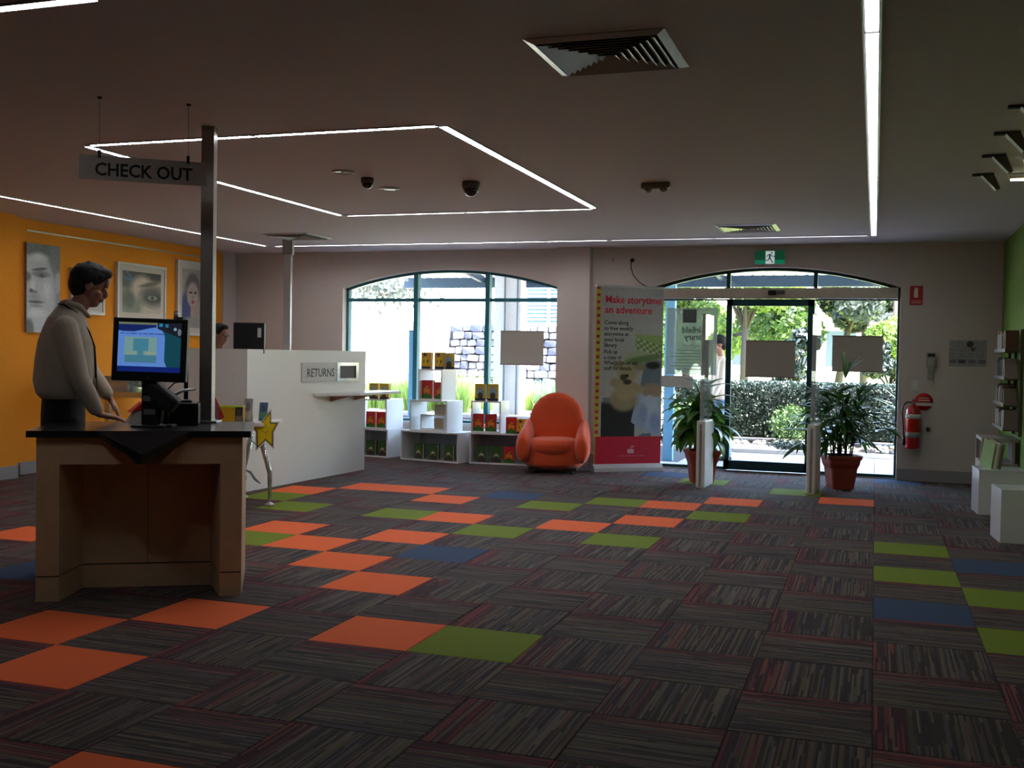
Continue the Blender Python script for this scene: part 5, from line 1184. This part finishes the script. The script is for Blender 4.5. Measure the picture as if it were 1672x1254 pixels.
# --- staff member behind the counter, only the head shows
q = pd(357, 549, 11.7); st = empty('person', (q.x-.0, q.y, 0), R(-5), label='person with dark hair and glasses behind the service counter, only the head showing', cat='person')
hz = q.z
def simple_person(root, H, top, trousers, skin=Mskin, hairm=Mhair, tilt=R(8), step=0., arm=0.):
    k = H/1.80; S = lambda p: Vector(p)*k
    bm = bmesh.new(); T = head(bm, S((.02, 0, 1.69)), tilt, k)
    limb(bm, [S((-.01, 0, 1.48)), S((.0, 0, 1.55)), S((.015, 0, 1.62))], [.056*k, .052*k, .054*k], 12)
    arms = []
    for q in (-1, 1):
        s_ = S((-.01, q*.18, 1.44)); e_ = S((-.02+arm*q, q*.22, 1.15)); w_ = S((.08+arm*q, q*.22, .92)); arms.append((s_, e_, w_))
        limb(bm, [s_, e_, w_], [.045*k, .036*k, .024*k], 10); hand(bm, w_, (.15, 0, -1), (1, 0, .1), .5, q, k)
        st_ = step*q; limb(bm, [S((0, q*.09, .92)), S((st_*.5, q*.095, .50)), S((st_, q*.10, .09))], [.08*k, .055*k, .038*k], 10)
        limb(bm, [S((st_-.02, q*.10, .045)), S((st_+.14, q*.11, .035))], [.036*k, .03*k], 10)
    loft(bm, [(S((0, 0, .92)), (.10*k, 0, 0), (0, .155*k, 0)), (S((0, 0, 1.2)), (.10*k, 0, 0), (0, .15*k, 0)), (S((0, 0, 1.42)), (.10*k, 0, 0), (0, .16*k, 0)), (S((0, 0, 1.50)), (.05*k, 0, 0), (0, .07*k, 0))], 16)
    remesh(bm, 'body', skin, root, .009, 3)
    hair('hair', T, root, hairm, k, vox=.01); face_marks(T, root, k)
    bm = bmesh.new(); loft(bm, [(S((0, 0, .90)), (.125*k, 0, 0), (0, .185*k, 0)), (S((0, 0, 1.15)), (.12*k, 0, 0), (0, .17*k, 0)), (S((0, 0, 1.38)), (.125*k, 0, 0), (0, .19*k, 0)), (S((0, 0, 1.46)), (.09*k, 0, 0), (0, .14*k, 0)), (S((0, 0, 1.52)), (.06*k, 0, 0), (0, .07*k, 0))], 18)
    for s_, e_, w_ in arms: limb(bm, [s_, e_, e_.lerp(w_, .85)], [.062*k, .052*k, .04*k], 12)
    remesh(bm, 'shirt', top, root, .012, 3)
    bm = bmesh.new(); loft(bm, [(S((0, 0, .84)), (.12*k, 0, 0), (0, .17*k, 0)), (S((0, 0, .98)), (.115*k, 0, 0), (0, .16*k, 0))], 16)
    for q in (-1, 1): st_ = step*q; limb(bm, [S((0, q*.09, .88)), S((st_*.5, q*.095, .50)), S((st_, q*.10, .10))], [.10*k, .075*k, .06*k], 12)
    remesh(bm, 'trousers', trousers, root, .012, 3)
    for q in (-1, 1):
        bm = bmesh.new(); st_ = step*q; limb(bm, [S((st_-.03, q*.10, .045)), S((st_+.15, q*.11, .038))], [.044*k, .038*k], 10); remesh(bm, 'shoe', M_black, root, .012, 2)
    return T, k
H2 = (hz+.10)/1.80*1.80
T, k = simple_person(st, hz+.115, mat('dark jumper', (.15, .15, .2), .9), Mtr)
MB().tube([T @ Vector((.02, -.083, .008)), T @ Vector((.10, -.055, .006)), T @ Vector((.112, -.03, -.012)), T @ Vector((.112, -.008, .006)), T @ Vector((.112, .008, .006)), T @ Vector((.112, .03, -.012)), T @ Vector((.10, .055, .006)), T @ Vector((.02, .083, .008))], .003, M_black, n=6).build('glasses', st)
# --- passer-by outside the entrance
q = pY(1172, 760, 9.55); po = empty('person', (q.x, 9.55, 0), R(200), label='passer-by in pale shirt and blue jeans outside behind the left side light', cat='person')
simple_person(po, 1.62, mat('pale shirt', (.80, .74, .70), .85), mat('blue jeans', (.35, .47, .62), .85), step=.16, arm=.06)

#==SPLIT==
# ------------------------------------------------------------------ outdoors
Mpave = mat('pale paving', (.58, .56, .58), .85, nz=.08, ns=6)
Mmul = mat('bark mulch', (.14, .11, .10), .95, nz=.35, ns=40, bump=1, bs=60)
Mgrd = mat('far ground', (.55, .58, .42), .95, nz=.15, ns=2)
MB().bb((-40, YO, -.2), (40, 60, -.05), Mgrd).build('ground', kind='structure')
# veranda paving slabs, each a slab of its own
pav = MB().bb((-9, YO, -.05), (8, 11.4, -.022), M_grout).build('terrace', kind='structure')
sm = MB().bb((-.2975, -.2975, -.021), (.2975, .2975, 0), Mpave, bev=.004); so_ = sm.build('paving_slab', pav); so_.location = (-.5+.3, 9.02, -.004)
for i in range(-11, 10):  # leftmost slabs added out of sight to bounce daylight indoors
    for j in range(0, 4 if i > -1 else 1):
        if (i, j) == (-1, 0): continue
        c = so_.copy(); COL.objects.link(c); c.parent = pav; c.location = (-.5+.3+(i+1)*.6, 9.02+j*.6, -.004)
kerb = MB().bb((-.6, 11.40, -.05), (6, 11.55, .03), mat('concrete kerb', (.62, .60, .60), .9)).build('kerb', None, label='low concrete kerb between terrace and planting bed', cat='kerb')
MB().bb((-.9, 11.55, -.05), (8, 15, .0), Mmul).build('mulch_bed', kind='structure')
MB().bb((.25, 11.56, 0), (1.15, 12.5, .012), Mpave).build('stepping_slab', None, label='flat pale slab lying in the mulch beyond the kerb', cat='paving slab')
# loose stones on the mulch
Mst = [mat('river stone %d' % k, c, .8, nz=.2, ns=20) for k, c in enumerate(((.62, .60, .60), (.48, .44, .46), (.72, .68, .62)))]
protos = []
for k in range(3):
    bm = bmesh.new(); bmesh.ops.create_icosphere(bm, subdivisions=1, radius=1); rr = random.Random(k)
    for v in bm.verts: v.co *= rr.uniform(.8, 1.15)
    me = bpy.data.meshes.new('garden_stone'); bm.to_mesh(me); bm.free(); me.materials.append(Mst[k]); protos.append(me)
rr = random.Random(11)
for k in range(85):
    o = bpy.data.objects.new('garden_stone', protos[k % 3]); COL.objects.link(o); x = rr.uniform(.2, 2.9); y = rr.uniform(12.55, 13.1) if x < 1.6 else rr.uniform(11.9, 13.0)
    s_ = rr.uniform(.03, .065); o.scale = (s_, s_*rr.uniform(.7, 1), s_*.6); o.location = (x, y, s_*.45); o.rotation_euler.z = rr.uniform(0, 6)
    tag(o, 'loose garden stone lying on the mulch below the hedge', 'stone', 'loose stones on the mulch bed')
def leaves(n, gen, size, m, name, parent, asp=.5, **kw):
    """n small pointed leaves; gen(k) gives positions as an (n,3) array"""
    P = gen(n); a = RNG.uniform(0, 2*np.pi, n); e = RNG.uniform(-1.2, 1.2, n); s_ = size*RNG.uniform(.6, 1.3, n)
    d = np.stack([np.cos(a)*np.cos(e), np.sin(a)*np.cos(e), np.sin(e)], 1); u = np.stack([-np.sin(a), np.cos(a), np.zeros(n)], 1)
    tw = RNG.uniform(0, np.pi, n)[:, None]; w_ = np.cross(d, u); u = u*np.cos(tw)+w_*np.sin(tw)
    s_ = s_[:, None]; V_ = np.stack([P-d*s_, P+u*s_*asp, P+d*s_, P-u*s_*asp], 1).reshape(-1, 3)
    me = bpy.data.meshes.new(name); me.vertices.add(4*n); me.vertices.foreach_set('co', V_.ravel()); me.loops.add(4*n); me.loops.foreach_set('vertex_index', np.arange(4*n))
    me.polygons.add(n); me.polygons.foreach_set('loop_start', np.arange(n)*4); me.polygons.foreach_set('loop_total', np.full(n, 4)); me.update(calc_edges=True); me.materials.append(m)
    o = bpy.data.objects.new(name, me); link(o, parent); return tag(o, **kw)
def boxgen(a, b):
    a, b = np.array(a), np.array(b)
    def g(n):
        p = RNG.uniform(0, 1, (n, 3)); k = RNG.integers(0, 3, n); side = RNG.choice([0., 1.], n)
        # most leaves near the surface, front and top favoured
        k = np.where(RNG.uniform(size=n) < .7, RNG.choice([1, 2], n), k); side = np.where(k == 1, 0., np.where(k == 2, 1., side))
        p[np.arange(n), k] = np.clip(side+np.where(side > .5, -1, 1)*np.abs(RNG.normal(0, .10, n)), 0, 1); return a+(b-a)*p
    return g
def ellgen(c, r, shell=.35):
    c, r = np.array(c), np.array(r)
    def g(n):
        v = RNG.normal(size=(n, 3)); v /= np.linalg.norm(v, axis=1)[:, None]; q = 1-shell*np.abs(RNG.normal(0, .6, n)); bump = 1+.14*np.sin(v[:, 0]*9+v[:, 2]*7)*np.cos(v[:, 1]*8); return c+v*r*(q*bump)[:, None]
    return g
Mhd = leafmat('hedge leaf', (.045, .09, .07), (.12, .18, .13), .45, .3)
hg = empty('clipped_hedge', (2.6, 13.3, 0), label='long clipped green hedge behind the entrance', cat='hedge')
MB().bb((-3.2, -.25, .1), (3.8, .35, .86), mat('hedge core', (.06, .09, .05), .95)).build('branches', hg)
leaves(42000, boxgen((-3.4, -.45, .12), (4.0, .5, .98)), .025, Mhd, 'foliage', hg, kind='stuff')
def shrub(x, y, r, h, n, m, label, size=.03, name='shrub', z=0):
    t = empty(name, (x, y, z), label=label, cat='shrub')
    MB().tube([(0, 0, -.02), (.02, .01, h*.5)], [.02, .01], mat('bark', (.14, .11, .09), .9), n=6).build('stem', t)
    leaves(n, ellgen((0, 0, h*.55), (r, r, h*.5), .7), size, m, 'foliage', t, kind='stuff'); return t
Mlt = leafmat('light leaf', (.13, .23, .10), (.27, .36, .16), .5, .4); Mdk_ = leafmat('dark leaf cluster', (.03, .07, .05), (.07, .13, .08), .45, .25)
Mgy = leafmat('grey green leaf', (.17, .21, .19), (.31, .34, .31), .5, .35); Myl = leafmat('sunny leaf', (.27, .38, .13), (.45, .52, .26), .5, .5)
q = pY(1290, 700, 12.6); shrub(q.x, 12.6, .32, .62, 1500, Mlt, 'light green bushy shrub in front of the hedge')
q = pY(1290, 745, 11.9); shrub(q.x, 11.9, .35, .13, 1400, Mdk_, 'low dark ground cover plant by the kerb', .022)
q = pY(1125, 700, 12.3); shrub(q.x, 12.3, .38, .62, 1500, Mlt, 'green shrub with yellow tips left of the door leaf'); q = pY(1100, 720, 11.9); shrub(q.x, 11.9, .35, .3, 1200, Mdk_, 'low dark shrub near the teal post')
shrub(3.0, 11.95, .45, .85, 2200, Mdk_, 'dark shrub at the right of the bed'); 
t = empty('spiky_palm', (3.15, 12.0, 0), label='pale blue-green spiky palm leaning at the right of the bed', cat='palm')
LMp = leafmesh('frond', .75, .018, .5, leafmat('frond', (.40, .50, .46), (.62, .70, .66), .5, .3), 7)
for k in range(46):
    o = bpy.data.objects.new('frond', LMp); COL.objects.link(o); o.parent = t; o.location = (-.2+.012*k, 0, .35+.006*k); o.rotation_euler = Euler((0, -random.uniform(.1, 1.3), 2.2+random.uniform(-1.3, 1.5)), 'XYZ')
MB().tube([(.1, 0, 0), (.05, 0, .35), (.25, 0, .6)], [.06, .05, .03], mat('bark', (.14, .11, .09), .9)).build('trunk', t)
def tree(x, y, H, r, h0, n, m, label, size=.07, trunk=.10, lean=0, lobes=7):
    t = empty('garden_tree', (x, y, -.05), label=label, cat='tree', group='trees in the garden')
    b = MB(); b.tube([(0, 0, -.0), (lean*.4, 0, H*.35), (lean, .1, H*.75)], [trunk, trunk*.75, trunk*.35], mat('bark', (.14, .11, .09), .9), n=8)
    rr = random.Random(int(x*10+y)); C_ = []
    for k in range(lobes):
        a = rr.uniform(0, 6.28); rad = rr.uniform(.2, .75)*r; c_ = (lean+math.cos(a)*rad, math.sin(a)*rad*.8, h0+(H-h0)*rr.uniform(.15, .9)); C_.append((c_, r*rr.uniform(.35, .6)))
        b.tube([(lean*.6, .05, H*.45), tuple(c_)], [trunk*.4, .015], mat('bark', (.14, .11, .09), .9), n=5)
    b.build('trunk', t)
    def g(n_):
        idx = RNG.integers(0, len(C_), n_); v = RNG.normal(size=(n_, 3)); v /= np.linalg.norm(v, axis=1)[:, None]; q = (1-.5*np.abs(RNG.normal(0, .5, n_)))
        cc = np.array([c[0] for c in C_])[idx]; r_ = np.array([c[1] for c in C_])[idx]; return cc+v*(r_*q)[:, None]*np.array([1, 1, .75])
    leaves(n, g, size, m, 'foliage', t, kind='stuff'); return t
def tx(px, Y): return pY(px, 600, Y).x
tree(tx(1215, 17), 17, 4.2, 1.3, 1.15, 11000, Myl, 'sunny yellow-green tree behind the sliding door leaf', .07)
tree(tx(1275, 18.5), 18.5, 4.6, 1.2, 1.2, 9500, Mlt, 'weeping light green tree right of the sunny yellow-green one', .07)
tree(tx(1300, 15.2), 15.2, 2.0, .45, .8, 2200, mat('x', (0,0,0)) if 0 else Mdk_, 'small dark purple-leaved tree behind the door leaf edge', .05, .05)
tree(tx(1360, 19), 19, 4.4, 1.1, 1.5, 8000, Mgy, 'grey-green tree with leaning trunk above the right notice', .07, .1, .5)
tree(tx(1410, 21), 21, 4.8, 1.1, 1.0, 11000, Mdk_, 'dark conifer-like tree behind the right side light', .07)
tree(tx(1460, 17.5), 17.5, 3.6, .85, 1.2, 8000, Myl, 'bright lime tree at the right edge of the entrance view', .06)
tree(tx(1455, 16), 16, 1.9, .55, .7, 3000, Mdk_, 'dark low tree below the lime tree', .05, .05)
tree(tx(1120, 18), 18, 4.0, 1.0, 1.1, 8500, Myl, 'sunny tree seen above the opening hours poster', .07)
tree(tx(1070, 22), 22, 5., 1.6, 1.5, 8000, Mlt, 'broad tree beyond the banner side of the entrance', .08)
# small pale building seen between the trees
q = pY(1325, 560, 27); t = empty('garden_building', (q.x, 27, -.05), label='small pale building with dark roof seen between the trees', cat='building')
MB().bb((-3.2, 0, 0), (2.6, 4, 2.6), mat('pale render', (.86, .84, .80), .8)).build('wall', t); MB().bb((-3.6, -.5, 2.6), (3.0, 4.5, 2.85), mat('dark roof', (.35, .30, .30), .8)).build('roof', t)
for x in (-2.2, -.9, .4, 1.6): MB().bb((x, -.03, 1.2), (x+.8, -.001, 2.2), mat('dark glass', (.25, .28, .32), .2)).build('window', t)
# lawn beyond the hedge
MB().bb((-1, 14.2, -.05), (12, 26, .0), mat('sunlit lawn', (.66, .72, .38), .95, nz=.2, ns=8)).build('lawn', kind='structure')

# veranda: teal beam, corrugated roof, posts
Mbeam = mat('blue-grey fascia', (.20, .29, .36), .5)
v = empty('veranda', (0, 8.75, 0), label='veranda with blue-grey beam and corrugated roof over the entrance', cat='veranda')
bx0 = pY(664, 470, 11).x
MB().bb((bx0, 2.15, 2.35), (5.5, 2.25, 2.505), Mbeam).build('beam', v)
b = MB(); N = 420; xs = np.linspace(bx0-.1, 5.6, N+1); vs = []; fs = []
for x in xs:
    z = .018*math.sin(x*2*math.pi/.15); vs += [(x, 0.02, 2.80+z), (x, 2.5, 2.525+z)]
fs = [(2*i, 2*i+2, 2*i+3, 2*i+1) for i in range(N)]
b.add(vs, fs, leafmat('corrugated roofing', (.46, .47, .49), (.48, .48, .50), .5, .15), True); b.build('corrugated_roof', v)
for k, x in enumerate((-3.2, -1.4, .4, 2.2, 4.0)):
    b = MB(); b.add([(x-.03, .02, 2.66), (x+.03, .02, 2.66), (x+.03, 2.14, 2.42), (x-.03, 2.14, 2.42), (x-.03, .02, 2.76), (x+.03, .02, 2.76), (x+.03, 2.14, 2.52), (x-.03, 2.14, 2.52)], [(0,1,2,3),(7,6,5,4),(0,4,5,1),(1,5,6,2),(2,6,7,3),(3,7,4,0)], Mbeam); b.build('rafter', v)
MB().tube([(bx0+.1, 2.2, 2.44), (bx0-.18, 2.0, 2.64), (bx0-.35, 1.8, 2.80)], .03, M_white).build('downpipe', v)
a = pY(1083, 735, 9.6); e = pY(1096, 735, 9.6)
MB().bb((a.x, .80, -.02), (e.x+.02, .90, 2.72), mat('sky blue post', (.35, .55, .68), .5)).build('post', v)
a = pY(803, 640, 10.6); e = pY(846, 640, 10.6)
t = empty('white_column', ((a.x+e.x)/2, 10.65, 0), label='broad white column with two thin pipes outside the window', cat='column')
wc = (e.x-a.x)/2; MB().bb((-wc, 0, .3), (wc, .3, 2.9), mat('sunlit white render', (.86, .85, .84), .8)).build('shaft', t)
for x in (-wc*.15, wc*.82): MB().tube([(x, -.03, .3), (x, -.03, 2.9)], .016, mat('grey pipe', (.45, .48, .5), .5), n=8).build('pipe', t)
a = pY(668, 600, 9.4); t = MB().bb((0, 0, 0), (.09, .09, 1.66), mat('sky blue post', (.35, .55, .68), .5)).build('blue_bollard', None, (a.x-.01, 9.4, -.02), label='tall teal post standing outside by the left mullion', cat='post')
MB().bb((-.005, -.005, 1.66), (.095, .095, 1.68), M_teal).build('cap', t)
# raised bed with timber sleepers, grasses
bz = .46
rb = empty('raised_bed', (-4.6, 9.9, -.05), label='raised planting bed edged with grey timber sleepers', cat='planter')
Msl = mat('weathered sleeper', (.50, .46, .47), .9, nz=.25, ns=14)
for r_ in range(3):
    for i in range(4):
        MB().bb((-3.4+i*1.6+.01+(.4 if r_ % 2 else 0), -.06, .0+r_*.165), (-3.4+(i+1)*1.6-.01+(.4 if r_ % 2 else 0), .06, .155+r_*.165), Msl, bev=.006).build('sleeper', rb)
MB().bb((-4.4, .06, 0), (3.5, 5., bz+.02), mat('pale gravelly soil', (.62, .56, .52), .95, nz=.3, ns=30)).build('soil', rb)
MB().bb((-3.4, .06, bz+.02), (3.5, .38, bz+.06), mat('concrete edging', (.80, .79, .78), .8)).build('edging', rb)
Mgr = [leafmat('grass blade a', (.40, .55, .20), (.72, .78, .42), .5, .5), leafmat('grass blade b', (.22, .42, .26), (.45, .60, .40), .5, .4)]
def grass(n, H, spread, m, seed):
    rg = random.Random(seed); vs = []; fs = []
    for k in range(n):
        a = rg.uniform(0, 6.28); r0 = rg.uniform(0, spread*.25); h = H*rg.uniform(.6, 1.1); out = spread*rg.uniform(.2, 1.1); w_ = .007; nx, ny = -math.sin(a)*w_, math.cos(a)*w_; i0 = len(vs)
        for s_ in (0, .4, .75, 1):
            R_ = r0+out*s_**1.8; z = h*(s_-.28*s_**3); q_ = 1-s_*.95; x, y = math.cos(a)*R_, math.sin(a)*R_; vs += [(x+nx*q_, y+ny*q_, z), (x-nx*q_, y-ny*q_, z)]
        for j in range(3): fs.append((i0+2*j, i0+2*j+1, i0+2*j+3, i0+2*j+2))
    me = bpy.data.meshes.new('grass_clump'); me.from_pydata(vs, [], fs); me.materials.append(m); me.update(); return me
GM = [grass(150, .62, .42, Mgr[0], 1), grass(150, .55, .45, Mgr[0], 2), grass(140, .60, .40, Mgr[1], 3)]
rg = random.Random(3)
for k in range(34):
    px = 590+k*10.2; Y = 10.75+.9*((k*7) % 5)/5+(.9 if k % 2 else 0); x = tx(px, Y)
    if x > -1.3 or (Y < 11.9 and pY(800, 600, 10.6).x-.55 < x < pY(850, 600, 10.6).x+.55): continue
    right = px > 800
    o = bpy.data.objects.new('grass_clump', GM[2] if (right and k % 3) else GM[k % 2]); COL.objects.link(o); o.location = (x, Y, bz-.035); o.rotation_euler.z = rg.uniform(0, 6); s_ = rg.uniform(1.05, 1.45); o.scale = (s_, s_, s_)
    tag(o, 'dark green strappy grass clump in the raised bed' if (right and k % 3) else 'sunlit yellow-green grass clump in the raised bed', 'grass plant', 'dark grass clumps in the raised bed' if (right and k % 3) else 'sunlit grass clumps in the raised bed')
q = pz(884, 636, bz-.03+.06); t = MB().lathe([(.075, 0), (.09, .16), (.095, .17), (.08, .17), (.07, .02)], mat('white plastic pot', (.9, .9, .92), .4), n=18).build('white_pot', None, (tx(884, 10.15), 10.15, bz+.012), label='small white pot on the bed edge right of the white column', cat='pot')
MB().lathe([(.075, .15), (.001, .155)], mat('potting soil', (.12, .09, .07), .95), n=12).build('soil', t)
# low clipped ground cover right of the pot
q = tx(880, 10.05); shrub(-1.75, 10.0, .35, .10, 1600, Mlt, 'low light green ground cover on the bed edge behind the armchair', .02, z=bz)
# dry stone retaining wall, each stone its own piece
wl = empty('dry_stone_wall', (-4.2, 15.0, .3), label='stacked dry stone retaining wall beyond the grasses', cat='stone wall')
MB().bb((-1.23, .10, -.4), (1.85, .5, 1.62), mat('dark joint shade', (.16, .16, .18), .95)).build('wall_core', wl)
SM = []
for k in range(6):
    rs_ = random.Random(k+40); bm = bmesh.new(); bmesh.ops.create_cube(bm, size=1)
    bmesh.ops.bevel(bm, geom=bm.edges[:], offset=.12, segments=1, affect='EDGES')
    for v_ in bm.verts: v_.co += Vector((rs_.uniform(-.06, .06), rs_.uniform(-.08, .08), rs_.uniform(-.07, .07)))
    me = bpy.data.meshes.new('wall_stone'); bm.to_mesh(me); bm.free(); me.materials.append([mat('shaded blue stone', (.22, .24, .30), .8, nz=.3, ns=9), mat('shaded grey stone', (.34, .34, .37), .8, nz=.3, ns=9)][k % 2]); SM.append(me)  # dark stone tones paint in the shade over this stretch of wall
rs_ = random.Random(9); nst = 0
for r_ in range(11):
    x = -1.23+rs_.uniform(0, .12)-.0*r_; z = .09+r_*.145
    while x < 1.75 and nst < 295:
        w_ = rs_.uniform(.11, .27); o = bpy.data.objects.new('wall_stone', rs_.choice(SM)); COL.objects.link(o); o.parent = wl
        o.location = (x+w_/2, .06+rs_.uniform(-.03, .02), z); o.scale = (w_*.97, rs_.uniform(.16, .24), rs_.uniform(.115, .142)); o.rotation_euler.y = rs_.uniform(-.10, .10); x += w_+.008; nst += 1
t = MB().bb((-6, 0, 0), (0, .4, 1.62), mat('painted sunlight wall', (.80, .78, .74), .9)).bb((-6.02, -.03, 1.62), (.0, .43, 1.70), mat('painted sunlight wall', (.80, .78, .74), .9)).build('sunlit_wall_stand_in', None, (-5.45, 15.0, -.05), label='added pale wall for the sunlit stretch left of the dry stone wall', cat='wall')  # added wall; its pale colour imitates strong sunlight on this stretch
# louvred building above the wall
MB().prism([(-9.5, 0), (6.8, 0), (6.8, .55), (-9.5, 1.0)], 6, mat('sunlit embankment', (.78, .74, .68), .95), Matrix.Translation((-2.6-4, 21.4, 1.2)) @ XZ).build('embankment', kind='structure') if 0 else None
t = empty('louvred_screen', (tx(885, 18), 18, 0), label='pale blue louvred screen wall above the dry stone wall', cat='screen')
for k in range(14): MB().bb((-.62, 0, 1.75+k*.085), (1.0, .05, 1.80+k*.085), mat('pale blue slat', (.48, .60, .68), .6)).build('slat', t)
for x in (-.62, .1, .8): MB().bb((x, -.03, -.05), (x+.07, .0, 3.0), mat('grey blue post', (.45, .52, .58), .6)).build('post', t)
MB().bb((-.62, .052, -.05), (1.0, .08, 3.0), mat('blue shade', (.35, .46, .54), .7)).build('backing', t)
# slim young tree at the far left of the window
t = empty('young_tree', (tx(590, 12.5), 12.5, bz-.04), label='slim young tree outside at the far left of the window', cat='tree')
MB().tube([(0, 0, -.02), (.02, 0, 1.0), (0, 0, 1.7)], [.03, .026, .015], mat('pale bark', (.50, .44, .40), .9), n=8).tube([(0, 0, 1.55), (.4, .1, 1.95), (.9, .1, 2.05)], [.015, .012, .006], mat('pale bark', (.50, .44, .40), .9), n=6).tube([(0, 0, 1.65), (-.2, .1, 1.95)], [.012, .006], mat('pale bark', (.50, .44, .40), .9), n=6).build('trunk', t)
leaves(900, lambda n: np.array([[0, .1, 1.9]])+RNG.normal(size=(n, 3))*np.array([[.45, .25, .14]])+np.array([[.35, 0, .12]]), .055, Mgy, 'foliage', t, kind='stuff')
